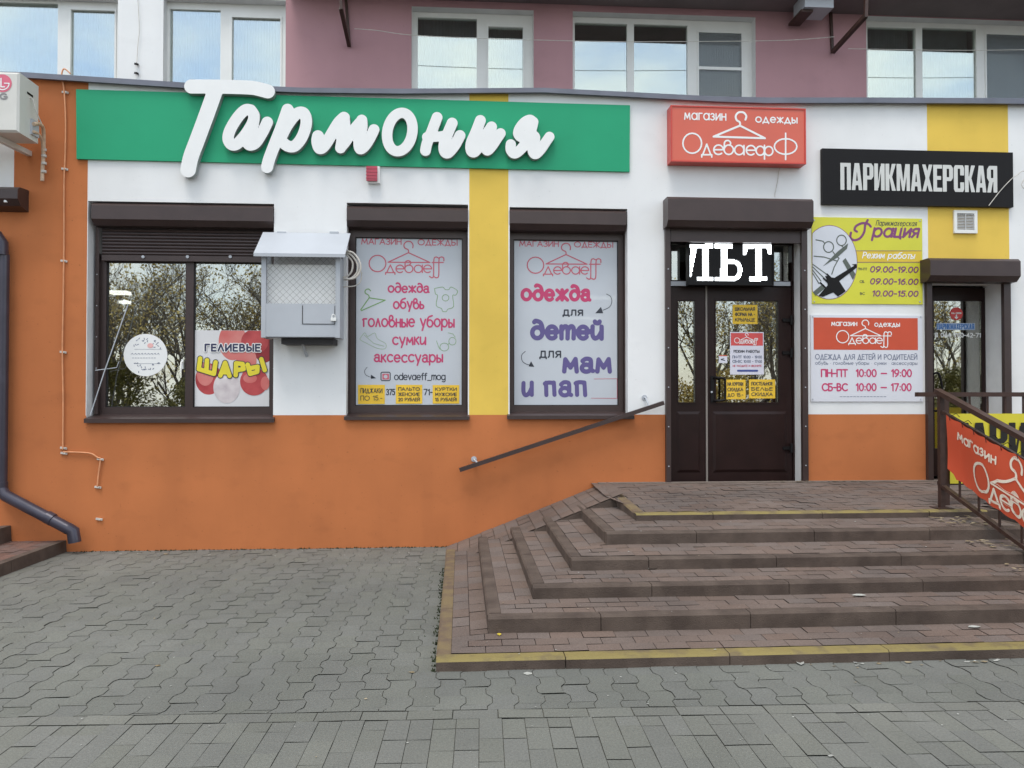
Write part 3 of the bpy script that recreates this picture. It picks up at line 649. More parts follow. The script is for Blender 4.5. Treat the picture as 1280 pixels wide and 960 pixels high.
for k, ((o, gls, wht), q) in enumerate(zip(uw, ops)):
    Yp = YU+.12; gl = [RC(*g_, Yp) for g_ in gls]; top = RC(*o, Yp)[3]; mb = MB()
    xs = [q[0]]+[v for g_ in gl for v in g_[:2]]+[q[1]]
    for i in range(0, len(xs), 2):
        mb.box(min(xs[i], xs[i+1])-.0, max(xs[i], xs[i+1]), Yp, Yp+.07, 4.3, q[3]-.001)
    for g_ in gl: mb.box(g_[0], g_[1], Yp, Yp+.07, g_[3], q[3]-.001)
    w = mb.build('window', M_pvc, tall)
    for i, g_ in enumerate(gl):
        p = MB(); p.box(g_[0], g_[1], Yp+.025, Yp+.032, 4.3, g_[3]); p.build('pane', M_uglass, w)
        c_ = MB(); n = 60                                  # net curtain with soft folds
        if k != 3 or i == 2:
            for j in range(n):
                xa = g_[0]+(g_[1]-g_[0])*j/n; xb = g_[0]+(g_[1]-g_[0])*(j+1)/n; fa = .012*math.sin(j*1.9); fb = .012*math.sin((j+1)*1.9)
                c_.face([(xa, Yp+.17+fa, 4.3), (xb, Yp+.17+fb, 4.3), (xb, Yp+.17+fb, g_[3]+.05), (xa, Yp+.17+fa, g_[3]+.05)], 0, True)
            c_.build('curtain', M_curt, w, fix=False)
        if i == len(gl)-1:                                  # opening sash with its own slim frame
            f_ = MB(); a = .03
            for x0, x1, z0, z1 in ((g_[0], g_[1], g_[3]-a, g_[3]), (g_[0], g_[0]+a*.6, 4.3, g_[3]-a), (g_[1]-a*.6, g_[1], 4.3, g_[3]-a)): f_.box(x0, x1, Yp-.012, Yp+.024, z0, z1)
            if k == 3:
                zz = W(900, 86, Yp)[1]; f_.box(g_[0]+a*.6, g_[1]-a*.6, Yp-.012, Yp+.01, zz-.018, zz+.018)
            f_.build('sash', M_pvc, w)
            if k >= 3:
                p = MB(); p.box(g_[0]+a*.6, g_[1]-a*.6, Yp-.004, Yp-.002, 4.3, g_[3]-a); p.build('insect_screen', M_net, w)
mb = MB(); mb.box(xWp+.05, 12, 8.33, YU-.001, 6.17, 6.3); mb.box(xWp+.05, 12, 8.33, 8.39, 6.3, 7.2); mb.build('balcony', M_slab, tall)

# ================================================================== entrance stairs
YS = [4.35, 4.75, 5.13, 5.52, 5.93, 6.38]
XS = [-.14, .167, .48, .796, 1.1285, 1.466]
HT = [.064, .1835, .2747, .370, .483, .557]                 # top of each kerb
HB = [0, .088, .1935, .289, .3955, .503]                    # foot of each riser = back of the tread before it
XE = 4.55; YRAMP = 7.18
def tread(i):
    def z(x, y):
        if i == 5: return HT[5]-.004+.04*(min(y, 8.1)-YS[5])
        fy = (y-YS[i])/(YS[i+1]-YS[i]); fx = (x-XS[i])/(XS[i+1]-XS[i])
        return HT[i]-.003+(HB[i+1]-HT[i])*max(0, min(1, fy, fx))
    return z
stairs = empty('entrance_stairs', (2.2, 5.5, 0), 'wide brown paved entrance stairs with kerb stone edges and two yellow painted nosings', 'stairs')
KW = .085
for i in range(6):
    z = tread(i); mb = MB(); rnd = random.Random(i+40)
    x = XS[i]; first = True; h = HT[i]; b = HB[i]-.12      # front kerb stones
    while x < XE:
        L = .95 if not first else (.55+.4*rnd.random()); L = min(L, XE-x); j = rnd.uniform(-.002, .002); first = False
        k = KW+.015 if i in (0, 5) else KW
        g_ = .0025
        # stone with a rounded front arris; the top face may be painted
        x0, x1, y0, y1 = x+g_, x+L-g_, YS[i]+j, YS[i]+k
        mb.mesh([(x0, y0, b), (x1, y0, b), (x1, y0, h-.012), (x0, y0, h-.012), (x0, y0+.012, h), (x1, y0+.012, h), (x1, y1, h), (x0, y1, h), (x0, y1, b), (x1, y1, b)], [(0, 1, 2, 3), (8, 0, 3, 4, 7), (1, 9, 6, 5, 2), (9, 8, 7, 6)], 0)
        mb.mesh([(x0, y0, h-.012), (x1, y0, h-.012), (x1, y0+.012, h), (x0, y0+.012, h), (x0, y1, h), (x1, y1, h)], [(0, 1, 2, 3), (3, 2, 5, 4)], 1 if i in (0, 5) else 0)
        x += L
    y = YS[i]+KW+.012                                       # kerb stones up the left side
    while y < YRAMP+.3:
        L = min(.95, YRAMP+.3-y); x0, x1, y0, y1 = XS[i], XS[i]+KW, y+.0025, y+L-.0025; h = HT[i]; hd = .04*L if i == 5 else 0; h += .04*(y-YS[5]) if i == 5 else 0
        mb.mesh([(x0, y1, b), (x0, y0, b), (x0, y0, h-.012), (x0, y1, h+hd-.012), (x0+.012, y0, h), (x0+.012, y1, h+hd), (x1, y1, h+hd), (x1, y0, h), (x1, y1, b), (x1, y0, b)], [(0, 1, 2, 3), (1, 9, 7, 4, 2), (8, 0, 3, 5, 6)], 0)
        mb.mesh([(x0, y1, h+hd-.012), (x0, y0, h-.012), (x0+.012, y0, h), (x0+.012, y1, h+hd), (x1, y0, h), (x1, y1, h+hd)], [(0, 1, 2, 3), (3, 2, 4, 5)], 2 if i in (0, 5) else 0)
        y += L
    mb.box(XE-.002, XE+.1, YS[i], 8.1, b, HT[i]-.002, 0)
    st = mb.build('step' if i < 5 else 'landing', [M_kerb, M_kyel, M_kfade], stairs)
    cells = []; ya = YS[i]+KW+(.015 if i in (0, 5) else .0)
    if i < 5:
        yb = YS[i+1]+.002; xa = XS[i]+KW; xb = XS[i+1]+.002; n = round((yb-ya)/.105); dy = (yb-ya)/n
        for r_ in range(n):                                 # front rows
            x = xa-(.1 if r_ % 2 else 0)
            while x < XE:
                c = [(max(x, xa)+.002, ya+r_*dy+.002), (min(x+.2, XE)-.002, ya+r_*dy+.002), (min(x+.2, XE)-.002, ya+(r_+1)*dy-.002), (max(x, xa)+.002, ya+(r_+1)*dy-.002)]
                if c[1][0]-c[0][0] > .02: cells.append(c)
                x += .2
        n = max(2, round((xb-xa)/.115)); dx = (xb-xa)/n
        for r_ in range(n):                                 # rows up the side
            y = yb+(.0 if r_ % 2 else -.0)
            while y < YRAMP+.15:
                Lb = .2 if not (r_ % 2 and y == yb) else .1
                cells.append([(xa+r_*dx+.002, y+.002), (xa+(r_+1)*dx-.002, y+.002), (xa+(r_+1)*dx-.002, y+Lb-.002), (xa+r_*dx+.002, y+Lb-.002)]); y += Lb
    else:                                                   # landing: wavy pavers like the pavement, running along the wall
        regn = [(XS[5]+KW, ya), (8.4, ya), (8.4, 8.1), (1.38, 8.1), (1.38, 7.3)]
        for k in range(0, 16):
            y0 = ya+k*.118; x = 1.1-(.117 if k % 2 else 0)
            while x < 8.4:
                ts = [0, .1, .2, .3, .4, .5, .6, .7, .8, .9, 1]; f = lambda xx: .8*wav(xx/.235)
                lo_ = [(x+.003+.229*t, y0+.003+f(x+.003+.229*t)) for t in ts]; hi_ = [(a, b2+.112) for a, b2 in lo_]
                c = clip(lo_+hi_[::-1], regn)
                if c and not (y0 < 6.62 and x > XE): cells.append(c)
                x += .235
    p = paving('tread%d' % i, cells, None, None, z); tr = p.build('tread_paving', M_brick, st, fix=False)
    base = MB()                                             # mortar bed below the pavers
    if i < 5:
        e = .008; x1, y1 = XS[i+1]+.05, YS[i+1]+.05; zz = [z(XS[i]+KW, ya)-e, z(x1, y1)-e]
        for (xa, xb, yaa, ybb) in ((XS[i]+KW-.01, XE, ya-.01, y1), (XS[i]+KW-.01, x1, y1, YRAMP+.2)):
            base.face([(xa, yaa, z(xa, yaa)-e), (xb, yaa, z(xb, yaa)-e), (xb, ybb, z(xb, ybb)-e), (xa, ybb, z(xa, ybb)-e)])
    else:
        base.face([(XS[5]+.02, ya-.01, z(0, ya)-.008), (XE, ya-.01, z(0, ya)-.008), (XE, 8.7, z(0, 8.1)-.008), (XS[5]+.02, 8.7, z(0, 8.1)-.008)])
        base.face([(XE, 6.6, z(0, 6.6)-.008), (8.6, 6.6, z(0, 6.6)-.008), (8.6, 8.7, z(0, 8.1)-.008), (XE, 8.7, z(0, 8.1)-.008)])
        base.box(XE, 8.6, 6.56, 6.6, -.2, z(0, 6.6)-.01)
    base.build('mortar_bed', M_bjoint, st, fix=False)
mb = MB(); mb.box(1.45, 8.4, 8.03, 8.099, .58, tread(5)(0, 8.06)+.010); mb.build('cement_fillet', mat('cement', C(128, 120, 114, .8), .9, .12, 9, .3), stairs)
mb = MB(); mb.box(*(opD[0]+.01, opD[1]-.01, 8.1, 8.32), .5, .598); mb.build('threshold', MATS['cement'], stairs)
# paved ramp beside the wall
ramp = empty('side_ramp', (.7, 7.6, 0), 'narrow sloping brown paved strip along the orange wall left of the stairs', 'ramp')
RA, RB = (-.155, -.03), (1.50, .618)                        # x,z low and high end at the wall
RA2, RB2 = (-.10, -.02), (1.47, .59)
def rampz(x, y):
    t = (x-RA[0])/(RB[0]-RA[0]); return RA[1]+(RB[1]-RA[1])*t
mb = MB(); e = .010
mb.hexa([(RA[0], YRAMP, -.2), (RB[0], YRAMP, -.2), (RB[0], 8.1, -.2), (RA[0], 8.1, -.2), (RA[0], YRAMP, RA[1]-e), (RB[0], YRAMP, RB[1]-e), (RB[0], 8.1, RB[1]-e), (RA[0], 8.1, RA[1]-e)])
mb.build('ramp_body', M_kerb, ramp)
cells = []
n = 14
for k in range(n):
    xa = RA[0]+(RB[0]+.05-RA[0])*k/n; xb = RA[0]+(RB[0]+.05-RA[0])*(k+1)/n
    for j, (ya, yb) in enumerate(((7.18, 7.42), (7.42, 7.66), (7.66, 7.9), (7.9, 8.09))):
        o_ = 0
        cells.append([(xa+.003, ya+.003), (xb-.003, ya+.003), (xb-.003, yb-.003), (xa+.003, yb-.003)])
p = paving('ramp', cells, None, None, rampz); p.build('ramp_paving', M_brick, ramp, fix=False)

# neighbouring stairs at the left edge of the picture
ns = empty('side_stairs', (-5, 7.4, 0), 'reddish brown side stairs with a kerb, cut off by the left edge of the photo', 'stairs')
for i, (xr, zt, zb_, nm) in enumerate(((-3.98, .085, -.1, 'step'), (-4.52, .24, .07, 'step'))):
    mb = MB(); y0 = 4.2-(0 if i == 0 else -.6)
    y = y0
    while y < 8.08:
        L = min(.98, 8.1-y-.002); mb.hexa([(xr-.09, y+.002, zb_), (xr, y+.002, zb_), (xr, y+L-.002, zb_), (xr-.09, y+L-.002, zb_), (xr-.09, y+.002, zt), (xr-.01, y+.002, zt), (xr-.01, y+L-.002, zt), (xr-.09, y+L-.002, zt)]); y += L
    mb.box(-7, xr-.091, y0, 8.098, zb_, zt-.012); st = mb.build(nm, M_kerb, ns)
    cells = []
    for k in range(0, 12):
        y = y0-(.1 if k % 2 else 0)
        while y < 8.05:
            xa = xr-.092-(k+1)*.105; cells.append([(xa+.002, max(y, y0)+.002), (xa+.103, max(y, y0)+.002), (xa+.103, min(y+.2, 8.095)-.002), (xa+.002, min(y+.2, 8.095)-.002)]); y += .2
    M_redbrick = mat('reddish_paver', C(116, 96, 91, .8), .85, .12, 1.2, .4, 150, island=.15)
    p = paving('ns%d' % i, cells, None, None, lambda x, y, q=zt: q-.002); p.build('tread_paving', M_redbrick, st, fix=False)

# ================================================================== railings and banners at the right
def ST(v): return tread(5)(0, v)
px_, py_ = 4.225, 6.52; slope = .345
rail = empty('stair_railing', (px_, py_, ST(py_)), 'brown steel stair railing running down the right side of the stairs', 'railing')
def rz(y, zt): return zt-(py_-y)*slope
yE = 4.35
ztop = 1.575; zlow = .75
mb = MB(); mb.box(px_-.021, px_+.021, py_-.021, py_+.021, ST(py_), ztop-.02); mb.box(px_-.07, px_+.07, py_-.07, py_+.07, ST(py_)-.002, ST(py_)+.008)
mb.build('post', M_steel, rail)
mb = MB(); mb.box(px_-.032, px_+.032, yE, yE+.064, .0, rz(yE, ztop)-.02); mb.build('post', M_steel, rail)
mb = MB(); mb.bar((px_, py_+.05, rz(py_+.05, ztop)), (px_, yE-.1, rz(yE-.1, ztop)), .062, .04); mb.build('top_rail', M_steel, rail)
mb = MB(); mb.bar((px_, py_-.03, rz(py_, zlow)), (px_, yE, rz(yE, zlow)), .04, .03); mb.build('bottom_rail', M_steel, rail)
mb = MB(); mb.bar((px_, py_-.03, rz(py_, 1.405)), (px_, yE, rz(yE, 1.405)), .026, .026); mb.build('middle_rail', M_steel, rail)
for k in range(8):
    y = py_-.25-k*.24; mb = MB(); mb.box(px_-.007, px_+.007, y-.007, y+.007, rz(y, zlow)+.012, rz(y, 1.25)); mb.build('baluster', M_steel, rail)
rail2 = empty('landing_railing', (5.6, 6.66, ST(6.66)), 'brown steel railing on the landing in front of the hairdresser door', 'railing')
mb = MB(); zt2 = 1.56; mb.bar((4.10, 6.68, zt2), (8.3, 6.68, zt2), .05, .04); mb.build('top_rail', M_steel, rail2)
mb = MB(); mb.bar((4.3, 6.68, .76), (8.3, 6.68, .76), .04, .03); mb.build('bottom_rail', M_steel, rail2)
for xq in (4.36, 6.2, 8.2):
    mb = MB(); mb.box(xq-.028, xq+.028, 6.652, 6.708, ST(6.68), zt2-.021); mb.build('post', M_steel, rail2)
for k in range(9):
    xq = 4.6+k*.17; mb = MB(); mb.box(xq-.007, xq+.007, 6.673, 6.687, .775, zt2-.02); mb.build('baluster', M_steel, rail2)
# red banner tied to the stair railing
M_vinyl = mat('red_banner_vinyl', C(196, 84, 58), .38, .05, 1.2, .05, 9, spec=.5); M_bwhite = mat('banner_white', C(232, 222, 210), .4, .03); M_yvinyl = mat('yellow_banner_vinyl', C(202, 197, 62), .4, .05, 1.5, .05, 9)
xb_ = px_-.045; yA, yZ = py_-.16, 4.3; BH = .50
bz0 = 1.385
def bmap(u, v, d=0):                                        # u metres down the rail, v metres up the banner
    y = yA-u; sag = .012*math.sin(u*9)+.006*math.sin(v*9+u*4)
    top = bz0-u*slope-.014*abs(math.sin(u*math.pi/.16))
    zz = top-(BH-v)*(1-.0*u)
    return (xb_-.006-d+sag, y, zz)
ban = empty('red_banner', bmap(0, 0), 'orange red shop banner with a white coat hanger tied along the stair railing', 'banner')
mb = MB(); nu, nv = 60, 14; L = yA-yZ
idx = [[bmap(L*i/nu, .0 + (BH)*j/nv + (.0 if j else .10*max(0, 1-i/3.)) ) for j in range(nv+1)] for i in range(nu+1)]
for i in range(nu):
    for j in range(nv): mb.face([idx[i][j], idx[i+1][j], idx[i+1][j+1], idx[i][j+1]], 0, True)
mb.build('sheet', M_vinyl, ban, fix=False)
def bpx(px, py):                                           # read a photo point on the banner's vertical plane
    d = ray(px, py); t = (xb_-.01)/d.x; y = d.y*t; z = CAMH+d.z*t; u = yA-y
    return u, z-(bz0-u*slope)+BH
def ban3(u, v, d): return bmap(u, v, .004)
def btext(s, u0, u1, v0, v1, r, top=1.0):
    st, w = layout(s, GL, .22); sx = (u1-u0)/w; sz = (v1-v0)/top
    return [('seg', [(u0+a*sx, v0+b*sz) for a, b in q], r) for q in st]
a = bpx(1196, 550); b = bpx(1246, 577)
u0, u1 = a[0], b[0]
flat_letters('lettering', btext('магазин', u0, u1, BH-.15, BH-.095, .0075, .7), M_bwhite, ban, ban3, h=.006)
O0 = bpx(1227.5, 595.5); su = (bpx(1238, 600)[0]-bpx(1217, 590)[0])/114; sv = .225/114
def blogo(x, y): return (O0[0]+(x-320)*su, O0[1]-(y-265)*sv)
flat_letters('logo', [('seg', q, .0105) for q in logo_strokes(blogo)], M_bwhite, ban, ban3, h=.005)
for k in range(14):
    mb = MB(); u = .05+k*.155; q = bmap(u, BH); mb.tube([(q[0]-.004, q[1], q[2]-.02), (q[0]-.012, q[1], q[2]+.012), (px_, q[1], q[2]+.04), (px_+.03, q[1], q[2]+.01)], .003, 5); mb.build('cable_tie', M_black, ban)
yb2 = empty('yellow_banner', (5.6, 6.63, .8), 'yellow banner with big black letters on the landing railing behind the red banner', 'banner')
z0, z1 = W(1250, 604, 6.63)[1], W(1250, 517, 6.63)[1]; mb = MB(); N = 40
x0b, x1b = W(1187, 520, 6.63)[0], 8.1
for i in range(N):
    xa = x0b+(x1b-x0b)*i/N; xc = x0b+(x1b-x0b)*(i+1)/N; s_ = lambda x: .006*math.sin(x*8)
    mb.face([(xa, 6.635+s_(xa), z0), (xc, 6.635+s_(xc), z0), (xc, 6.635+s_(xc), z1), (xa, 6.635+s_(xa), z1)], 0, True)
mb.build('sheet', M_yvinyl, yb2, fix=False)
def bold(s, x0, x1, yb, yt, Y, wv=.2, wh=.15):             # heavy condensed capitals made of straight bars
    """returns polygons"""
    X0, X1, Z0, Z1 = RC(x0, yt, x1, yb, Y); H = Z1-Z0; adv = (X1-X0)/sum(BW[c] for c in s); out = []; x = X0
    for c in s:
        w = BW[c]*adv; iw = w*.93
        for kind, P in BD[c]:
            if kind == 'p': out.append(('poly', [(x+a*iw, Z0+b*H) for a, b in P]))
            else:
                r = P[1]*iw; pts = [(x+a*iw, Z0+b*H) for a, b in P[0]]; out.append(('seg', pts, r))
        x += w
    return out
def rct(a, b, c, d): return ('p', [(a, c), (b, c), (b, d), (a, d)])
def qd(*p): return ('p', list(p))
BD = {'П': [rct(0, .38, 0, 1), rct(.62, 1, 0, 1), rct(0, 1, .86, 1)],
      'А': [qd((0, 0), (.34, 0), (.56, 1), (.28, 1)), qd((.66, 0), (1, 0), (.72, 1), (.44, 1)), rct(.25, .75, .18, .34)],
      'Р': [rct(0, .38, 0, 1), rct(.1, .75, .86, 1), rct(.1, .75, .4, .54), rct(.62, 1, .52, .88), qd((.62, .4), (.8, .4), (1, .52), (.62, .52)), qd((.62, .88), (1, .88), (.8, 1), (.62, 1))],
      'И': [rct(0, .36, 0, 1), rct(.64, 1, 0, 1), qd((.3, .0), (.36, .12), (.7, 1), (.64, .88)), qd((.3, .1), (.42, .1), (.7, .9), (.58, .9))],
      'К': [rct(0, .37, 0, 1), qd((.34, .44), (.62, 1), (1, 1), (.62, .5)), qd((.34, .6), (.62, .54), (1, 0), (.62, 0))],
      'М': [rct(0, .25, 0, 1), rct(.75, 1, 0, 1), qd((.12, 1), (.34, 1), (.58, 0), (.42, 0)), qd((.66, 1), (.88, 1), (.58, 0), (.42, 0))],
      'Х': [qd((0, 0), (.34, 0), (1, 1), (.66, 1)), qd((.66, 0), (1, 0), (.34, 1), (0, 1))],
      'Е': [rct(0, .42, 0, 1), rct(0, 1, .86, 1), rct(0, 1, 0, .14), rct(0, .88, .44, .58)],
      'С': [rct(0, .38, .1, .9), rct(.12, .88, .87, 1), rct(.12, .88, 0, .13), rct(.62, 1, .62, .9), rct(.62, 1, .1, .36), qd((0, .9), (.12, .9), (.12, 1)), qd((1, .9), (.88, 1), (.62, .9)), qd((0, .1), (.12, 0), (.3, .1)), qd((1, .1), (.62, .1), (.88, 0))],
      'Я': [rct(.62, 1, 0, 1), rct(.25, .9, .86, 1), rct(.25, .9, .4, .54), rct(0, .38, .54, .86), qd((0, .54), (.2, .4), (.38, .54)), qd((0, .86), (.38, .86), (.2, 1)), qd((0, 0), (.38, 0), (.6, .46), (.22, .46))]}
BW = {c: 1 for c in BD}; BW['М'] = 1.28; BW['А'] = 1.02; BW['Е'] = .86; BW['Х'] = 1.0
yt = bold('ПАРИКМАХЕРСКАЯ', 1188, 1188+14*24.5, 571, 528, 6.62)
flat_letters('lettering', yt, mat('black_print', C(32, 30, 28), .5), yb2, lambda u, v, d: (u, 6.625+.006*math.sin(u*8), v), h=.006)

# ================================================================== signs on the front
# green fascia sign with thick script letters
gs = empty('green_sign', (-1.7, 8.05, 4.3), 'long green fascia sign with thick white script letters', 'sign')
Yb = YW-.03
P4 = [W(95, 111.5, Yb), W(787.5, 131.5, Yb), W(787, 214.5, Yb), W(95.5, 198.5, Yb)]
mb = MB(); mb.hexa([(P4[3][0], Yb, P4[3][1]), (P4[2][0], Yb, P4[2][1]), (P4[2][0], YW-.002, P4[2][1]), (P4[3][0], YW-.002, P4[3][1]), (P4[0][0], Yb, P4[0][1]), (P4[1][0], Yb, P4[1][1]), (P4[1][0], YW-.002, P4[1][1]), (P4[0][0], YW-.002, P4[0][1])])
mb.build('panel', M_green, gs)
def z1(p): return (220+p[0]/6.856, 90+p[1]/6.856)
def z2(p): return (380+p[0]/8, 120+p[1]/8)
def z3(p): return (510+p[0]/6.737, 130+p[1]/6.737)
LET = [(z1, [([(132, 124), (280, 124), (420, 126), (560, 130), (660, 136), (735, 152), (786, 166)], 8.7), ([(335, 160), (275, 330), (190, 560), (130, 720), (103, 838)], 9.3)]),
       (z1, [([(640, 325), (600, 322), (552, 360), (500, 430), (458, 510), (447, 575), (475, 622), (520, 618), (572, 565), (620, 500), (658, 430), (668, 372), (640, 325)], 6.9), ([(668, 372), (664, 430), (632, 520), (606, 585), (630, 625), (680, 608), (730, 535), (764, 470), (782, 430)], 6.9)]),
       (z1, [([(957, 322), (905, 470), (850, 610), (800, 740), (780, 815)], 7.3), ([(900, 560), (945, 470), (1000, 392), (1050, 348), (1095, 352), (1116, 410), (1106, 490), (1070, 575), (1015, 635), (960, 635), (905, 595), (870, 560)], 7.0)]),
       (z2, [([(140, 400), (132, 450), (146, 510), (172, 522), (215, 480), (280, 375), (345, 270), (400, 215)], 7.2), ([(400, 215), (408, 290), (385, 400), (365, 520)], 6.6), ([(365, 520), (420, 455), (500, 330), (575, 242)], 6.2), ([(578, 240), (580, 310), (556, 400), (548, 490), (566, 530), (615, 490), (665, 410), (700, 335)], 6.7)]),
       (z2, [([(958+128*math.cos(t)*.98-38*math.sin(t)*-1*.0+40*math.sin(t)*.55, 360-192*math.sin(t)-0*math.cos(t)) for t in [2*math.pi*k/24 for k in range(25)]], 6.5)]),
       (z3, [([(245, 112), (200, 230), (160, 330), (147, 392)], 6.7), ([(160, 278), (240, 276), (330, 262)], 6.2), ([(372, 160), (330, 260), (304, 340), (306, 395), (335, 412), (385, 360), (418, 305), (438, 265)], 6.8)]),
       (z3, [([(610, 138), (570, 240), (532, 330), (532, 390), (560, 402), (610, 340), (660, 260), (704, 192)], 6.8), ([(704, 192), (672, 290), (654, 350), (668, 392), (710, 350), (750, 290), (780, 246)], 6.4)]),
       (z3, [([(1055, 150), (1025, 132), (980, 155), (940, 205), (928, 250), (955, 280), (1005, 262), (1040, 210), (1055, 150)], 6.4), ([(1055, 150), (1035, 230), (990, 330), (940, 390), (895, 416), (866, 385), (866, 340)], 6.5), ([(1040, 255), (1072, 280), (1052, 350), (1050, 400), (1075, 422), (1120, 380), (1160, 320), (1192, 275)], 6.3)])]
YL = YW-.1
for zf_, sts in LET:
    sh_ = [('seg', [W(*zf_(q), YL) for q in (smoothpts(p, 5) if len(p) > 2 else p)], r*MPX*.985) for p, r in sts]
    flat_letters('letter', sh_, M_letter, gs, onwall(YL), h=.010, depth=.068, sidemat=M_letside)
# red lightbox
rb = empty('red_lightbox', (2.3, 8.0, 4.3), 'red lightbox shop sign with a white coat hanger above the door', 'sign')
YR = YW-.15; q = RC(838.5, 133.5, 1007.5, 203.5, YR); mb = MB(); mb.box(q[0], q[1], YR+.012, YW-.003, q[2], q[3])
e = .014
for a, b, c, d in ((q[0], q[1], q[2], q[2]+e), (q[0], q[1], q[3]-e, q[3]), (q[0], q[0]+e, q[2]+e, q[3]-e), (q[1]-e, q[1], q[2]+e, q[3]-e)): mb.box(a, b, YR, YR+.0119, c, d)
mb.build('case', M_redcase, rb); mb = MB(); mb.face([(q[0]+e, YR+.008, q[2]+e), (q[1]-e, YR+.008, q[2]+e), (q[1]-e, YR+.008, q[3]-e), (q[0]+e, YR+.008, q[3]-e)]); mb.build('face', M_red, rb)
def z6(p): return (820+p[0]/6.4, 120+p[1]/6.4)
YT = YR+.006
text('магазин', 855, 908, 150.5, 141, .8, YT, M_letter, rb, top=.7); text('одежды', 944, 997, 153.5+.5, 144.5, .8, YT, M_letter, rb, top=.86)
def sgn(st, r, m, par, Yp, nm='logo', h=None): return flat_letters(nm, px_shapes(st, r, Yp), m, par, onwall(Yp), h)
st = [ell(290, 378, 75, -80), [(366, 488), (366, 470), (446, 470), (446, 488)], [(374, 470), (406, 385), (438, 470)], [(462, 430), (538, 430)]+ell(500, 430, 38, -38, 0, 312), ell(582, 430, 37, -38), [(545, 430), (547, 375)]+ell(572, 378, 25, -22, 180, -50)+[(582, 392)],
      ell(666, 432, 37, -38), [(704, 396), (704, 470)], [(722, 434), (796, 434)]+ell(759, 434, 37, -38, 0, 312), ell(834, 438, 33, -36), ell(902, 440, 33, -36), [(868, 395), (868, 505)], ell(1037, 404, 90, -62), [(1037, 298), (1037, 508)]]
sgn([[z6(p) for p in s] for s in st], 1.0, M_letter, rb, YT)
sgn([[z6(p) for p in s] for s in ([(872, 338), (460, 325), (672, 237), (872, 338)], smoothpts([(715, 190), (722, 160), (700, 132), (660, 132), (638, 160), (645, 192), (670, 210), (672, 237)]))], 1.25, M_letter, rb, YT, 'hanger_symbol')
# black hairdresser sign
bs = empty('black_sign', (4.6, 8.05, 3.9), 'black sign board with heavy silver capitals above the hairdresser door', 'sign')
YK = YW-.05; q = RC(1028, 188, 1266.5, 257, YK); mb = MB(); mb.box(q[0], q[1], YK, YW-.003, q[2], q[3]); mb.build('panel', M_black, bs)
flat_letters('lettering', bold('ПАРИКМАХЕРСКАЯ', 1050.5, 1247.5, 239, 205.5, YK-.003), M_silver, bs, onwall(YK-.003), h=.0045)
# lime hairdresser opening hours sign
lg = empty('lime_sign', (4.0, 8.08, 2.9), 'yellow green hairdresser sign with opening hours and a scissors picture', 'sign')
YP = YW-.012; q = RC(1015, 272.3, 1153, 380, YP); mb = MB(); mb.box(q[0], q[1], YP, YW-.002, q[2], q[3]); mb.build('panel', M_lime, lg)
def z7(p): return (1010+p[0]/8, 265+p[1]/8)
def layer(k): return YP-.0012*k
M_pur = mat('purple_print', C(122, 66, 116), .4, .03); M_lilac = mat('pale_picture', C(198, 208, 222), .35, .04, 3); M_orband = mat('ochre_print', C(206, 184, 58), .35, .04, 6)
el = ell(215, 503, 274, 366, n=48); el = [(max(46, x), y) for x, y in el]
bord = ell(215, 503, 279, 372, n=48); bord = [(max(42, x), y) for x, y in bord]
flat_letters('picture_rim', px_polys([[z7(p) for p in bord]], layer(1)), M_pur, lg, onwall(layer(1)), h=.006)
flat_letters('picture', px_polys([[z7(p) for p in el]], layer(2)), M_lilac, lg, onwall(layer(2)), h=.006)
M_scis = mat('dark_grey_print', C(86, 96, 92), .35, .05)
sgn([[z7(p) for p in s] for s in ([*ell(206, 350, 50, 54, n=20)], [*ell(335, 283, 48, 52, n=20)], [(80, 278), (150, 292), (165, 312)], [(335, 338), (352, 352)], [(250, 398), (272, 430), (310, 462)], [(310, 462), (262, 550), (238, 622)], [(60, 442), (160, 450), (290, 490)], [(46, 522), (190, 625)], [(46, 548), (160, 660)], [(46, 580), (130, 690)], [(46, 612), (110, 715)])], .7, M_scis, lg, layer(3), 'scissors_picture', .0022)
flat_letters('scissors_picture', px_polys([[z7(p) for p in s] for s in ([(148, 544), (300, 392), (402, 312), (390, 366), (292, 456)], [(345, 490), (375, 460), (475, 620), (450, 680)])], layer(4)), M_scis, lg, onwall(layer(4)), h=.003)
cb = [[(486, 522), (488, 556), (300, 700), (258, 662)], [(186, 650), (292, 660), (378, 792), (300, 846), (200, 756)], [(200, 730), (262, 800), (150, 848), (104, 838)], [(170, 640), (215, 640), (260, 720), (225, 760)], [(436, 522), (486, 520), (486, 545)]]+[[(x, y), (x+14, y-10), (x+70, y+44), (x+56, y+54)] for x, y in ((178, 622), (146, 664), (112, 708))]
flat_letters('comb_picture', px_polys([[z7(p) for p in s] for s in cb], layer(5)), M_black, lg, onwall(layer(5)), h=.003)
flat_letters('comb_picture', px_polys([[z7(p) for p in s] for s in ([(50, 800), (140, 725), (168, 765), (78, 838)],)], layer(4)), M_scis, lg, onwall(layer(4)), h=.003)
flat_letters('band', px_polys([[z7(p) for p in [(484, 390), (1134, 390), (1134, 500), (490, 500)]]], layer(1)), M_orband, lg, onwall(layer(1)), h=.008)
sgn([[z7((478, 388)), z7((1136, 388))], [z7((490, 502)), z7((1136, 502))]], .35, M_pur, lg, layer(2), 'rule_line', .0022)
sgn([[z7(p) for p in s] for s in (smoothpts([(628, 146), (600, 118), (540, 112), (482, 140), (466, 178), (490, 196)], 5), smoothpts([(598, 80), (572, 130), (562, 200), (520, 262), (460, 282), (424, 252), (430, 206)], 5))], 1.5, M_pur, lg, layer(1), 'lettering')
text('рация', 1089.5, 1148, 297.5, 284.2, 1.5, layer(1), M_pur, lg, top=.7, slant=.25)
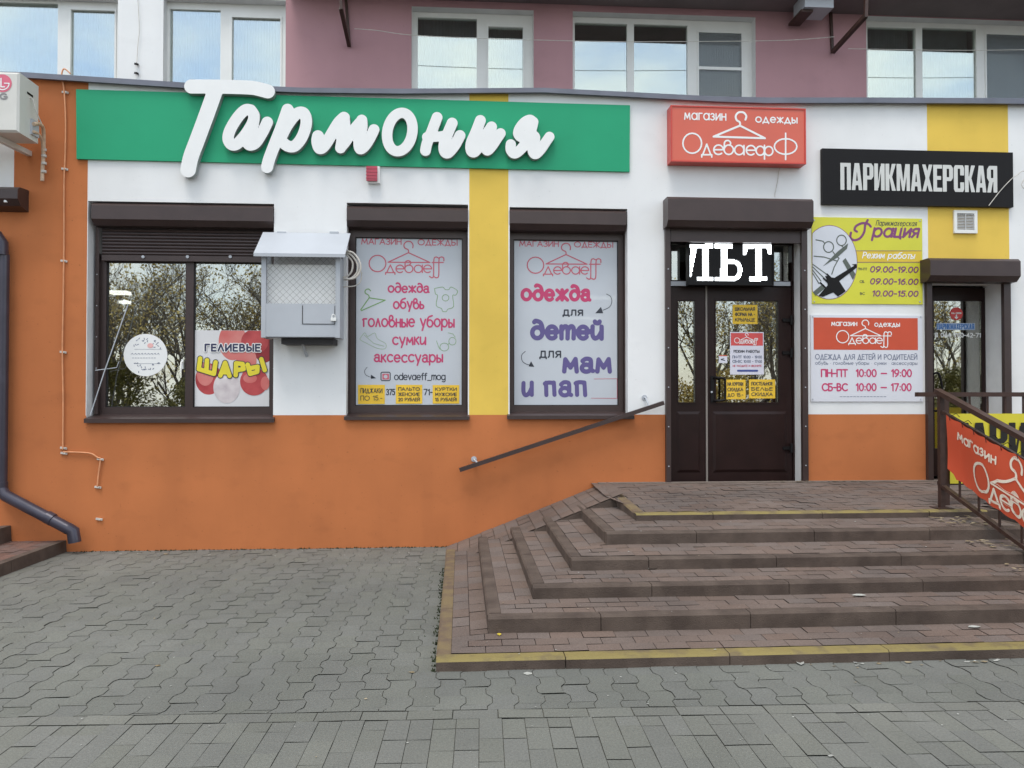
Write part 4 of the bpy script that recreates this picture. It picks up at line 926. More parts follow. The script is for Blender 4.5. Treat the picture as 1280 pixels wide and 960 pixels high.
text('Парикмахерская', 1094.5, 1145.5, 282.5, 275.5, .38, layer(1), M_ink, lg, slant=.25, sp=.3)
text('Режим работы', 1077.5, 1143, 323.5, 315, .62, layer(2), M_letter, lg, slant=.25)
for s, x0, yb, yt in (('09.00-19.00', 1087, 341, 332.8), ('09.00-16.00', 1087, 356, 347.8), ('10.00-15.00', 1089.5, 371, 363)): text(s, x0, 1147.5, yb, yt, .78, layer(1), M_pur, lg, slant=.22)
for s, x0, x1, yb, yt in (('ПН-ПТ', 1072.5, 1084, 338, 334.6), ('СБ.', 1074.5, 1081, 353.6, 350.4), ('ВС', 1075, 1081, 368.6, 365.4)): text(s, x0, x1, yb, yt, .3, layer(1), M_ink, lg)
# white shop board
wb = empty('white_sign', (4.0, 8.08, 2.0), 'white and red shop sign board with opening hours right of the door', 'sign')
q = RC(1013.5, 394, 1153.5, 502, YP); mb = MB(); mb.box(q[0], q[1], YP, YW-.002, q[2], q[3]); mb.build('panel', M_board, wb)
q = RC(1017, 397.3, 1147.3, 437.3, layer(1)); mb = MB(); mb.face([(q[0], layer(1), q[2]), (q[1], layer(1), q[2]), (q[1], layer(1), q[3]), (q[0], layer(1), q[3])]); mb.build('red_field', M_redprint, wb)
def z8(x, y): return (1010+x/7.387, 385+y/7.387)
sgn(logo_strokes(z8), .62, M_letter, wb, layer(2), 'logo', .0028)
text('магазин', 1039, 1071.6, 407.6, 402.2, .55, layer(2), M_letter, wb, top=.7); text('одежды', 1092.9, 1125, 408.6, 402.4, .55, layer(2), M_letter, wb, top=.86)
text('ОДЕЖДА ДЛЯ ДЕТЕЙ И РОДИТЕЛЕЙ', 1018.8, 1146.7, 449.6, 442.6, .5, layer(1), M_greyprint, wb)
text('обувь • головные уборы • сумки • аксессуары', 1019, 1146.7, 456, 452.2, .3, layer(1), M_greyprint, wb, top=.85)
text('ПН-ПТ', 1026, 1060, 471.6, 461.2, .95, layer(1), M_crimson, wb); text('10:00 — 19:00', 1069.6, 1140, 471.6, 461.2, .9, layer(1), M_crimson, wb)
text('СБ-ВС', 1027, 1060, 489.2, 478.8, .95, layer(1), M_crimson, wb); text('10:00 — 17:00', 1069.6, 1139.6, 489.2, 478.8, .9, layer(1), M_crimson, wb)
text('ИП Иванов Андрей Петрович, УНП 790000', 1050, 1108, 497, 494.6, .22, layer(1), M_ink, wb) if False else None
sgn([[(1050+k*4.2, 495.8), (1050+k*4.2+2.9, 495.8)] for k in range(14)], .35, M_greyprint, wb, layer(1), 'small_print', .0022)
mb = MB()
for px, py in ((1016, 396), (1151, 396), (1016, 499), (1151, 499), (1018, 275), (1150, 276), (1018, 377), (1150, 377)):
    x, z = W(px, py, YP-.004); (mb.tube([(x, YP-.005, z), (x, YP-.0005, z)], .008, 8))
    if px == 1151 and py == 499: mb.build('screw', M_ltgrey, wb); mb = MB()
mb.build('screw', M_ltgrey, lg)

# ================================================================== films, posters and notes on the glass
YF1 = Yg+.028
def filmsign(key, label):
    q = winobj[key][1][0]; o = empty('window_sticker', ((q[0]+q[1])/2, YF1, q[2]), label, 'sticker', 'printed films on the shop windows')
    mb = MB(); mb.face([(q[0]+.003, YF1, q[2]+.003), (q[1]-.003, YF1, q[2]+.003), (q[1]-.003, YF1, q[3]-.003), (q[0]+.003, YF1, q[3]-.003)]); mb.build('film', M_film, o)
    return o
YV = YF1-.0015; YV2 = YF1-.003
f2 = filmsign('w2', 'pale window film listing clothes, shoes, hats and bags in pink')
f3 = filmsign('w3', 'pale window film with big pink and violet words about children and parents')
text('МАГАЗИН', 451.5, 502, 306, 298, .62, YV, M_rose, f2); text('ОДЕЖДЫ', 522, 572, 307, 299, .62, YV, M_rose, f2, top=1.0)
def t2(x, y): return (430+(335+(x-320)*1.475)/8, 280+(395+(y-265)*1.44)/8)
sgn(logo_strokes(t2), .75, M_rose, f2, YV, 'logo', .0032)
H2 = dict(font=HAND, sp=.2, wob=.03)
for s, x0, x1, yb, yt, top in (('одежда', 484.4, 537, 366.3, 353, 1.02), ('обувь', 491, 530.5, 391, 372.5, 1.3), ('головные уборы', 452.5, 568.5, 414, 393.5, 1.3), ('сумки', 490, 533, 436, 420.5, 1.0), ('аксессуары', 467, 554, 458, 442.5, 1.0)):
    d = .3 if s != 'одежда' else 0
    X = text_shapes(s, x0, x1, yb if not d else yb-(yb-yt)*d/(top), yt, 1.05, YV, top=top-d, **H2); flat_letters('lettering', X, M_crimson, f2, onwall(YV), h=.0042)
text('odevaeff_mog', 492.5, 557, 475.3, 465.8, .6, YV, M_ink, f2, sp=.16)
text('375', 482.5, 494, 494.2, 486, .65, YV, M_ink, f2); text('71-', 529.5, 541, 494.2, 486, .65, YV, M_ink, f2)
def a2(p): return (430+p[0]/8, 280+p[1]/8)
def a3(p): return (430+p[0]/8, 400+p[1]/8)
sgn([[a3(p) for p in s] for s in (smoothpts([(232, 472), (208, 505), (215, 545), (255, 568), (300, 578)], 5),)], .32, M_ink, f2, YV, 'arrow', .0022)
flat_letters('arrow', px_polys([[a3(p) for p in [(268, 545), (322, 582), (270, 588)]]], YV), M_ink, f2, onwall(YV), h=.003)
sgn([[a3(p) for p in [(380, 522), (452, 522), (462, 532), (462, 596), (452, 606), (380, 606), (370, 596), (370, 532), (380, 522)]]], .6, M_ink, f2, YV, 'app_symbol', .003)
sgn([[a3(p) for p in ell(416, 566, 24, 24)], [a3(p) for p in [(388, 542), (446, 542), (446, 590), (388, 590), (388, 542)]]], .6, M_rose, f2, YV, 'app_symbol', .003)
sgn([[a2(p) for p in s] for s in (smoothpts([(266, 668), (245, 650), (216, 660), (212, 690), (246, 712), (252, 738)], 5), [(252, 738), (412, 762), (175, 866), (168, 856), (252, 738)])], .65, M_greenprint, f2, YV, 'hanger_drawing', .003)
sgn([[a2(p) for p in s] for s in (smoothpts([(905, 645), (985, 630), (1012, 655), (1050, 655), (1070, 630), (1135, 668), (1116, 712), (1086, 716), (1096, 826), (1040, 850), (1022, 876), (985, 872), (975, 845), (922, 815), (936, 716), (915, 700), (905, 645)], 3), ell(1015, 738, 34, 32, n=16))], .36, M_greenprint, f2, YV, 'bodysuit_drawing', .0024)
sgn([[a3(p) for p in s] for s in (smoothpts([(165, 178), (208, 126), (236, 165), (308, 128), (332, 186), (418, 238), (408, 288), (330, 282), (240, 240), (165, 200), (165, 178)], 3), [(200, 150), (300, 235), (400, 262)])], .3, M_greenprint2, f2, YV, 'shoe_drawing', .0024)
sgn([[a3(p) for p in s] for s in (ell(1003, 270, 44, 40, n=18), ell(1084, 212, 36, 38, n=18), [(925, 208), (945, 268), (960, 292)], [(1042, 128), (1090, 140), (1112, 172)], [(1040, 245), (1050, 232)])], .32, M_greenprint, f2, YV, 'glasses_drawing', .0024)
def note(px, Y, lines, label, m=M_note, cat='paper note', group='yellow paper notes', nm='paper_note'):
    q = RC(*px, Y); o = empty(nm, ((q[0]+q[1])/2, Y, q[2]), label, cat, group); mb = MB(); n = 6
    for i in range(n):
        xa = q[0]+(q[1]-q[0])*i/n; xb = q[0]+(q[1]-q[0])*(i+1)/n; f = lambda x: -.002*math.sin(math.pi*(x-q[0])/(q[1]-q[0]))
        mb.face([(xa, Y+f(xa), q[2]), (xb, Y+f(xb), q[2]), (xb, Y+f(xb), q[3]), (xa, Y+f(xa), q[3])], 0, True)
    mb.build('sheet', m, o, fix=False)
    h = (px[3]-px[1])/(len(lines)+.6)
    for i, s in enumerate(lines):
        yt = px[1]+h*(i+.45); text(s, px[0]+3, px[2]-3, yt+h*.68, yt, .36, Y-.0045, M_ink, o, 'lettering', wob=.02)
    return o
note((447.5, 481, 481, 505), YV2-.001, ['ПИДЖАКИ', 'ПО 15.-'], 'leftmost of the three yellow notes at the bottom of the window film')
note((494.8, 481, 527.8, 504.6), YV2-.001, ['ПАЛЬТО', 'ЖЕНСКИЕ', '20 РУБЛЕЙ'], 'middle one of the three yellow notes at the bottom of the window film')
note((540.8, 481.3, 574, 504.5), YV2-.001, ['КУРТКИ', 'МУЖСКИЕ', '15 РУБЛЕЙ!'], 'rightmost of the three yellow notes at the bottom of the window film')
# right hand film
text('МАГАЗИН', 649, 698.5, 308.6, 301, .6, YV, M_rose, f3); text('ОДЕЖДЫ', 717.5, 766.5, 309.6, 302, .6, YV, M_rose, f3)
def t3(x, y): return (635+(275+(x-320)*1.452)/8, 280+(412+(y-265)*1.42)/8)
sgn(logo_strokes(t3), .75, M_rose, f3, YV, 'logo', .0032)
for s, x0, x1, yb, yt, top, r, m in (('одежда', 650.5, 739, 377, 354.5, 1.02, 2.3, M_crimson), ('детей', 662.5, 755, 426, 397, 1.1, 2.9, M_violet), ('мам', 702.5, 765, 467, 446, .7, 2.9, M_violet), ('и', 651.8, 667.5, 496.5, 476, .7, 2.7, M_violet), ('пап', 678.5, 735, 496.5, 475, .7, 2.7, M_violet)):
    flat_letters('lettering', text_shapes(s, x0, x1, yb, yt, r, YV, font=HAND, sp=.26, top=top, wob=.02), m, f3, onwall(YV), h=.0075)
BL = dict(GL); BL['л'] = (.5, ([(0, 0), (.08, .12), (.1, .7), (.46, .7), (.46, 0)],)); BL['д'] = (.58, ([(0, -.16), (0, 0), (.58, 0), (.58, -.16)], [(.1, 0), (.14, .7), (.48, .7), (.48, 0)]))
text('для', 703, 729, 395, 385.3, .95, YV, M_ink, f3, font=BL, top=.86); text('для', 674, 701.5, 447.5, 436.5, .95, YV, M_ink, f3, font=BL, top=.86)
def a4(p): return (635+p[0]/8, 280+p[1]/8)
def a5(p): return (635+p[0]/6.244, 400+p[1]/6.244)
sgn([[a4(p) for p in smoothpts([(985, 700), (1025, 725), (1038, 775), (1015, 830), (950, 862)], 5)]], .4, M_ink, f3, YV, 'arrow', .0024)
sgn([[a5(p) for p in smoothpts([(135, 245), (107, 275), (112, 320), (145, 345), (180, 352)], 5)]], .4, M_ink, f3, YV, 'arrow', .0024)
flat_letters('arrow', px_polys([[a4(p) for p in [(873, 892), (952, 892), (930, 828)]]], YV), M_ink, f3, onwall(YV), h=.004)
flat_letters('arrow', px_polys([[a5(p) for p in [(160, 362), (206, 366), (180, 322)]]], YV), M_ink, f3, onwall(YV), h=.004)
sgn([[a5(p) for p in [(672, 460), (852, 458), (852, 612), (650, 610)]]], .3, M_rose, f3, YV, 'outlined_box', .0022)
# balloon poster
bp_ = empty('balloon_poster', (-3.0, Yg, 1.9), 'poster of red and white balloons with yellow lettering in the left shop window', 'poster')
YB = Yg+.027; q = RC(240.8, 413, 337, 508, YB); mb = MB(); mb.face([(q[0], YB, q[2]), (q[1], YB, q[2]), (q[1], YB, q[3]), (q[0], YB, q[3])]); mb.build('sheet', mat('pale_poster_paper', C(206, 212, 220), .4, .04, 2), bp_)
def z9(p): return (120+p[0]/4.684, 320+p[1]/4.684)
M_b1 = mat('red_balloon_print', C(166, 58, 66), .35, .15, 4, col2=C(184, 82, 86)); M_b2 = mat('pink_balloon_print', C(212, 140, 138), .35, .1, 3, col2=C(192, 98, 98)); M_b3 = mat('white_balloon_print', C(218, 218, 224), .35, .05, 5, col2=C(176, 170, 180)); M_b4 = mat('dark_red_print', C(140, 48, 56), .35, .1, 4)
lim = RC(240.8, 413, 337, 508, YB)
def disc(cx, cy, rx, ry, m, k):
    Yk = YB-.0008*k; P = clip([W(*z9(p), Yk) for p in ell(cx, cy, rx, ry, n=40)][::-1], [(lim[0]+.002, lim[2]+.002), (lim[1]-.002, lim[2]+.002), (lim[1]-.002, lim[3]-.002), (lim[0]+.002, lim[3]-.002)])
    if P: mb = MB(); mb.face([(x, Yk, z) for x, z in P]); mb.build('balloon_picture', m, bp_)
disc(800, 500, 82, 110, M_b2, 1); disc(930, 500, 80, 72, M_b1, 2); disc(985, 545, 60, 80, M_b4, 1); disc(660, 720, 78, 92, M_b1, 1); disc(640, 690, 50, 70, M_b2, 2); disc(765, 770, 78, 92, M_b3, 3); disc(925, 735, 82, 82, M_b1, 4); disc(902, 716, 40, 28, M_b2, 5); disc(990, 745, 26, 40, M_b2, 5); disc(880, 610, 60, 80, M_b2, 3)
M_navy = mat('navy_print', C(52, 56, 88), .4); M_yprint = mat('yellow_print', C(214, 206, 62), .4)
YQ = YB-.006
flat_letters('lettering_outline', text_shapes('ГЕЛИЕВЫЕ', 254.5, 327, 440.6, 428.6, 2.0, YQ, sp=.3), M_letter, bp_, onwall(YQ), h=.004)
flat_letters('lettering', text_shapes('ГЕЛИЕВЫЕ', 255.6, 325.8, 439.6, 429.6, 1.05, YQ-.0015, sp=.3), M_navy, bp_, onwall(YQ-.0015), h=.004)
sharry = [[(610, 600), (602, 662), (690, 690), (700, 622)], [(650, 610), (646, 674)], [(728, 700), (756, 625), (782, 702)], [(738, 680), (776, 682)], [(818, 698), (820, 628), (858, 632), (864, 662), (824, 668)], [(888, 636), (902, 690), (944, 678), (946, 648), (896, 658)], [(968, 604), (988, 668)]]
sgn([[z9(p) for p in s] for s in sharry], 3.7, M_ink, bp_, YQ, 'lettering_outline', .006); sgn([[z9(p) for p in s] for s in sharry], 2.75, M_yprint, bp_, YQ-.0015, 'lettering', .005)
# round flower sticker
rs = empty('round_sticker', (-3.8, Yg, 2.0), 'round white sticker with a pale flower wreath on the left window pane', 'sticker')
YR2 = Yg+.027; mb = MB(); P = [W(*z9(p), YR2) for p in ell(290, 580, 128, 124, n=48)]; mb.face([(x, YR2, z) for x, z in P][::-1]); mb.build('disc', M_letter, rs)
rnd = random.Random(3); lf = []
for k in range(46):
    top = k < 24; ang = R(rnd.uniform(25, 155)); rr = rnd.uniform(55, 105); cx = 290+rr*math.cos(ang)*1.0; cy = 580-(rr*math.sin(ang) if top else -rr*math.sin(ang)*1.0)
    if abs(cy-580) < 42: continue
    a = rnd.uniform(0, 6.28); lf.append([(cx, cy), (cx+9*math.cos(a), cy+9*math.sin(a))])
sgn([[z9(p) for p in s] for s in lf], .42, M_greyprint, rs, YR2-.0015, 'leaf_print', .003)
sgn([[z9((225, 546)), z9((385, 546))], [z9((222, 630)), z9((378, 630))]], .18, M_greyprint, rs, YR2-.0015, 'rule_line', .002)
sgn([[z9((205+k*19, 575)), z9((214+k*19, 569)), z9((218+k*19, 577))] for k in range(9)]+[[z9((212+k*16, 597)), z9((221+k*16, 597))] for k in range(9)], .3, M_greyprint, rs, YR2-.0015, 'small_print', .0022)
disc2 = [z9(p) for p in ell(318, 524, 18, 14, n=14)]; flat_letters('flower_print', px_polys([disc2], YR2-.003), mat('blush_print', C(222, 178, 180), .4), rs, onwall(YR2-.003), h=.004)

# door papers
YD1 = Yl-.006
note((915.8, 381, 946.8, 405), Yd+.016, ['ШКОЛЬНАЯ', 'ФОРМА НА -', 'КРЫЛЬЦЕ'], 'yellow note at the top of the brown door glass')
note((906.3, 474.6, 932, 499), Yd+.016, ['НА КУРТКИ', 'СКИДКА', 'ДО 15.-'], 'yellow note low on the door glass right beside the handle')
note((936.2, 474.3, 969, 498), Yd+.016, ['ПОСТЕЛЬНОЕ', 'БЕЛЬЁ'.replace('Ё', 'Е'), 'СКИДКА'], 'yellow note at the lower right of the door glass')
sc_ = empty('hours_sheet', (3.1, Yd, 2.0), 'white sheet with red heading and opening hours on the door glass', 'paper note')
Ys = Yd+.016; q = RC(912.5, 415, 954.7, 468.2, Ys); mb = MB(); mb.face([(q[0], Ys, q[2]), (q[1], Ys, q[2]), (q[1], Ys, q[3]), (q[0], Ys, q[3])]); mb.build('sheet', mat('white_paper', C(208, 214, 232), .5, .02), sc_)
q = RC(913.6, 416.3, 953.6, 432, Ys-.001); mb = MB(); mb.face([(q[0], Ys-.001, q[2]), (q[1], Ys-.001, q[2]), (q[1], Ys-.001, q[3]), (q[0], Ys-.001, q[3])]); mb.build('red_heading', mat('pinkish_red_print', C(204, 84, 86), .4), sc_)
Yt = Ys-.002
def td(x, y): return (918+(x-263)*.0575, 425.5+(y-265)*.0575)
sgn(logo_strokes(td), .38, M_letter, sc_, Yt, 'logo', .0022)
text('РЕЖИМ РАБОТЫ:', 917, 950, 441, 437.4, .34, Yt, M_ink, sc_); text('ПН-ПТ 10:00 - 19:00', 915.5, 952.5, 448, 444.4, .34, Yt, M_greyprint, sc_); text('СБ-ВС 10:00 - 17:00', 915.5, 952.5, 453.5, 449.9, .34, Yt, M_greyprint, sc_); text('НЕ УХОДИТЕ И ЗВОНИТЕ', 916, 952, 458.6, 456, .25, Yt, M_rose, sc_)
sgn([[(922.5, 463.4), (946.5, 463.4)]], 1.3, mat('blue_print', C(66, 82, 150), .4), sc_, Yt, 'blue_bar', .004)
ss = empty('small_sticker', (2.9, Yd, 2.0), 'small white sticker with a red edge left of the hours sheet on the door', 'sticker')
q = RC(898.5, 444, 909, 453.8, Ys); mb = MB(); mb.face([(q[0], Ys, q[2]), (q[1], Ys, q[2]), (q[1], Ys, q[3]), (q[0], Ys, q[3])]); mb.build('sheet', MATS['white_paper'], ss)
sgn([[(899.2, 444.6), (908.4, 444.6)]], .6, M_redprint, ss, Ys-.001, 'red_edge', .003); sgn([[(901.5, 449.5), (906, 450.6)], [(901.5, 449), (905, 448.4)]], .5, M_ink, ss, Ys-.001, 'symbol', .003)
# hairdresser door glass lettering
hs = empty('door_sticker', (5.0, Yh, 2.6), 'blue hairdresser lettering, phone number and red disc on the right door glass', 'sticker')
Yx = Yh+.017
def zA(p): return (1150+p[0]/5.646, 310+p[1]/5.646)
P = [W(*zA(p), Yx) for p in ell(257, 464, 45, 46, n=32)]; mb = MB(); mb.face([(x, Yx, z) for x, z in P][::-1]); mb.build('red_disc', mat('red_sticker', C(196, 70, 70), .4), hs)
sgn([[zA((257, 474)), zA((257, 492))]], .9, M_letter, hs, Yx-.0015, 'arrow', .004); flat_letters('arrow', px_polys([[zA(p) for p in [(242, 486), (272, 486), (257, 504)]]], Yx-.003), M_letter, hs, onwall(Yx-.003), h=.004)
text('НА СЕБЯ', *[zA(p)[0] for p in ((222, 0), (292, 0))], zA((0, 466))[1], zA((0, 454))[1], .3, Yx-.0015, M_letter, hs)
M_blue = mat('bright_blue_print', C(70, 120, 190), .4)
q = RC(zA((118, 0))[0], zA((0, 530))[1], zA((388, 0))[0], zA((0, 578))[1], Yx); mb = MB(); mb.face([(q[0], Yx, q[2]), (q[1], Yx, q[2]), (q[1], Yx, q[3]), (q[0], Yx, q[3])]); mb.build('pale_strip', mat('pale_blue_print', C(176, 196, 220), .4), hs)
flat_letters('lettering', bold('ПАРИКМАХЕРСКАЯ', zA((122, 0))[0], zA((384, 0))[0], zA((0, 574))[1], zA((0, 534))[1], Yx-.0015), M_blue, hs, onwall(Yx-.0015), h=.0035)
text('8 044 700-42-71', zA((104, 0))[0], zA((430, 0))[0], zA((0, 632))[1], zA((0, 598))[1], .62, Yx, M_letter, hs)

# LED running-text display over the door
led = empty('led_display', (2.9, YW+.1, 3.3), 'black running text display with glowing white serif letters over the door', 'display')
YE = YW+.03; q = RC(860.5, 302.5, 967, 356.5, YE); mb = MB(); mb.box(q[0], q[1], YE+.006, YE+.09, q[2], q[3]); e = .012
for a, b, c, d in ((q[0], q[1], q[2], q[2]+e), (q[0], q[1], q[3]-e, q[3]), (q[0], q[0]+e, q[2]+e, q[3]-e), (q[1]-e, q[1], q[2]+e, q[3]-e)): mb.box(a, b, YE-.004, YE+.0059, c, d)
mb.build('case', M_black, led)
def zB_(p): return (825+p[0]/6.4, 290+p[1]/6.4)
lp = [[(338, 96), (392, 96), (392, 388), (338, 388)], [(240, 96), (426, 96), (426, 130), (236, 130)], [(248, 120), (296, 120), (250, 362), (232, 362)], [(300, 362), (426, 362), (426, 390), (300, 390)],
      [(486, 96), (537, 96), (537, 388), (486, 388)], [(440, 96), (582, 96), (582, 130), (440, 130)], [(440, 360), (600, 360), (600, 390), (440, 390)],
      [(765, 96), (816, 96), (816, 388), (765, 388)], [(666, 96), (894, 96), (894, 130), (666, 130)], [(666, 130), (704, 130), (690, 180), (666, 180)], [(856, 130), (894, 130), (894, 180), (870, 180)], [(720, 360), (858, 360), (858, 390), (720, 390)]]
shp = px_polys([[zB_(p) for p in s] for s in lp], YE)
shp += [('seg', [W(*zB_(p), YE) for p in [(545, 236), (590, 238)]+ell(596, 305, 46, -66, 80, -80)+[(540, 374)]], 17/6.4*MPX)]
F, gx, gy = field_cells(shp, .0098); mb = MB(); hh = .0098*.44
for j in range(F.shape[0]):
    for i in range(F.shape[1]):
        if F[j, i] < 0 and q[0]+e < gx[i]-hh and gx[i]+hh < q[1]-e: mb.box(gx[i]-hh, gx[i]+hh, YE+.003, YE+.0058, gy[j]-hh, gy[j]+hh)
mb.build('lit_letters', emit('led_white', (.93, .97, 1), 2.2), led)

# ================================================================== things fixed to the wall
# alarm sounder
al = empty('alarm_siren', (-1.5, 8.06, 4.0), 'small red and white alarm box just under the green sign', 'alarm')
YA = YW-.07; q = RC(458, 207, 473, 226, YA); mb = MB(); mb.box(q[0]+.01, q[1]+.012, YA+.02, YW-.002, q[2]-.015, q[3]); mb.build('back_box', M_letter, al)
mb = MB(); mb.box(q[0], q[1]-.012, YA-.01, YA+.019, q[2], q[3]-.008)
for k in range(4): zz = q[2]+.02+k*.034; mb.box(q[0]-.003, q[1]-.009, YA-.014, YA-.0101, zz, zz+.012)
mb.build('red_lens', mat('red_lens', C(168, 66, 86), .25, .1), al)
# ventilation grille
vg = empty('vent_grille', (4.6, 8.08, 3.4), 'small square white ventilation grille on the yellow stripe', 'vent')
q = RC(1192.5, 263, 1221.5, 291.5, YW-.02); b_ = .034; mb = MB()
for a, b, c, d in ((q[0], q[1], q[2], q[2]+b_), (q[0], q[1], q[3]-b_, q[3]), (q[0], q[0]+b_, q[2]+b_, q[3]-b_), (q[1]-b_, q[1], q[2]+b_, q[3]-b_)): mb.box(a, b, YW-.025, YW-.002, c, d)
mb.build('frame', M_pvc, vg); mb = MB()
n = 11
for i in range(n):
    za = q[2]+b_+(q[3]-q[2]-2*b_)*i/n; zb = q[2]+b_+(q[3]-q[2]-2*b_)*(i+.85)/n; mb.hexa([(q[0]+b_, YW-.018, za), (q[1]-b_, YW-.018, za), (q[1]-b_, YW-.006, za+.004), (q[0]+b_, YW-.006, za+.004), (q[0]+b_, YW-.016, zb-.006), (q[1]-b_, YW-.016, zb-.006), (q[1]-b_, YW-.004, zb), (q[0]+b_, YW-.004, zb)])
mb.box((q[0]+q[1])/2-.006, (q[0]+q[1])/2+.006, YW-.021, YW-.0185, q[2]+b_, q[3]-b_); mb.build('louvers', mat('grey_louver', C(178, 184, 188), .5), vg)
# grey notice cabinet with wire mesh
nc = empty('notice_cabinet', (-2.1, 7.9, 2.2), 'light grey steel cabinet with a wire mesh front and sloping lid between the windows', 'cabinet')
YC = YW-.30; q = RC(326.5, 316, 425, 422, YC); x0, x1, z0, z1 = q; t = .045
mb = MB(); zm = W(380, 379.5, YC)[1]; zt_ = z1
mb.box(x0, x0+t, YC, YC+t, z0, z1); mb.box(x1-t, x1, YC, YC+t, z0, z1); mb.box(x0, x0+t, YC+.2, YC+.2+t, z0, z1+.1); mb.box(x1-t, x1, YC+.2, YC+.2+t, z0, z1+.1)
mb.box(x0+t, x1-t, YC+.004, YC+.012, z0, zm); mb.box(x0, x0+.006, YC+t, YC+.2, z0, zm); mb.box(x1-.006, x1, YC+t, YC+.2, z0, zm+.05); mb.box(x0+t, x1-t, YC+.004, YC+.2, z0+.001, z0+.008)
mb.box(x0+t, x1-t, YC+.01, YC+.03, z1-.03, z1); mb.build('frame', M_ltgrey, nc)
mb = MB(); r0, r1 = W(317, 317.5, YC-.07), W(431.5, 319.5, YC-.07); k0, k1 = W(331, 291, YW-.015), W(437, 294, YW-.015)
za = (r0[1]+r1[1])/2; zb = (k0[1]+k1[1])/2; yf, yk = YC-.07, YW-.012; xa, xb = r0[0], r1[0]
mb.hexa([(xa, yf, za), (xb, yf, za), (xb, yk, zb), (xa, yk, zb), (xa, yf, za+.014), (xb, yf, za+.014), (xb, yk, zb+.014), (xa, yk, zb+.014)]); mb.box(xa, xb, yf-.004, yf-.0005, za-.02, za+.012)
mb.build('lid', M_ltgrey, nc)
for a_, b_2 in ((346.5, 357.5), (412, 423)):
    u = RC(a_, 289.5, b_2, 293, YW-.02); mb = MB(); mb.box(u[0], u[1], YW-.026, YW-.001, u[2], u[3]); mb.build('hinge', M_ltgrey, nc)
mb = MB(); wz = (zm, W(380, 331, YC+.08)[1]); mb.box(x0+.03, x1-.03, YC+.08, YC+.09, zm-.02, wz[1]); mb.build('backing_sheet', M_letter, nc)
mb = MB(); zz1 = z1-.02; sp_ = .066; wd, ht = x1-x0-2*t, zz1-zm; n = int((wd+ht)/sp_)+2
bnd = lambda p: clip(p, [(x0+t, zm), (x1-t, zm), (x1-t, zz1), (x0+t, zz1)])
def seg_clip(a, b):
    (xa_, za_), (xb__, zb__) = a, b; t0, t1 = 0, 1; dx, dz = xb__-xa_, zb__-za_
    for p_, q_ in ((-dx, xa_-(x0+t)), (dx, (x1-t)-xa_), (-dz, za_-zm), (dz, zz1-za_)):
        r_ = q_/p_
        if p_ < 0: t0 = max(t0, r_)
        else: t1 = min(t1, r_)
    return None if t0 >= t1 else ((xa_+dx*t0, za_+dz*t0), (xa_+dx*t1, za_+dz*t1))
for k in range(-n, 2*n):
    for sg in (1, -1):
        xs_ = x0+t+k*sp_; c = seg_clip((xs_, zm-.01), (xs_+sg*(ht+.02)*1.0, zz1+.01))
        if c: mb.tube([(c[0][0], YC+.02+.004*sg, c[0][1]), (c[1][0], YC+.02+.004*sg, c[1][1])],   .0017, 4, cap=False)
mb.build('wire_mesh', mat('mesh_wire', C(150, 154, 156), .5, .1, metal=.3), nc)
mb = MB(); u = RC(378, 382, 418.5, 405, YC)
for a, b, c, d in ((u[0], u[1], u[2]-.003, u[2]+.003), (u[0]-.003, u[0]+.003, u[2], u[3]), (u[1]-.003, u[1]+.003, u[2], u[3])): mb.box(a, b, YC-.0, YC+.0035, c, d)
mb.build('hatch', M_dark, nc)
mb = MB(); x, z = W(416.7, 398.5, YC-.02); mb.box(x-.026, x+.026, YC-.02, YC-.004, z-.02, z+.012); mb.tube(smoothpts([(x-.015, YC-.012, z+.012), (x-.014, YC-.012, z+.035), (x, YC-.012, z+.044), (x+.014, YC-.012, z+.035), (x+.015, YC-.012, z+.012)], 3), .005, 6); mb.build('padlock', M_pvc, nc)
mb = MB(); u = RC(353, 423, 418, 426.5, YC+.1); mb.box(u[0], u[1], YC+.05, YW-.002, z0-.06, z0-.002); mb.build('bracket', M_dark, nc)
mb = MB(); p0, p1 = W(377, 424, YC+.12), W(383.5, 445, YW-.03); mb.tube([(p0[0], YC+.12, p0[1]), (p0[0]+.01, YC+.14, p0[1]-.06), (p1[0], YW-.03, p1[1])], .016, 8); mb.build('conduit', M_ltgrey, nc)
cl = empty('cable_coil', (-1.6, 7.85, 2.6), 'loops of grey cable hanging on the right side of the steel cabinet', 'cable')
YCC = YC+.13
def zC(p): return (300+p[0]/5.65, 270+p[1]/5.65)
for j, (pts, r) in enumerate((([(735, 245), (800, 262), (845, 325), (850, 380), (820, 430), (770, 445), (735, 440)], .011), ([(735, 255), (785, 275), (825, 330), (832, 385), (800, 430), (760, 448), (730, 446)], .011), ([(740, 262), (770, 290), (795, 330), (790, 385), (765, 420), (728, 432)], .010), ([(860, 395), (852, 460), (815, 492), (770, 498), (728, 500)], .006))):
    mb = MB(); P = [W(*zC(p), YCC+.012*j) for p in pts]; mb.tube(smoothpts([(a, YCC+.012*j, b) for a, b in P], 5), r, 7); mb.build('loop', M_cable, cl)
mb = MB(); u = RC(*zC((706, 300)), *zC((740, 640)), YC+.1); mb.box(u[0], u[0]+.012, YC+.06, YC+.2, u[2], u[3])
mb.build('side_plate', M_ltgrey, cl)
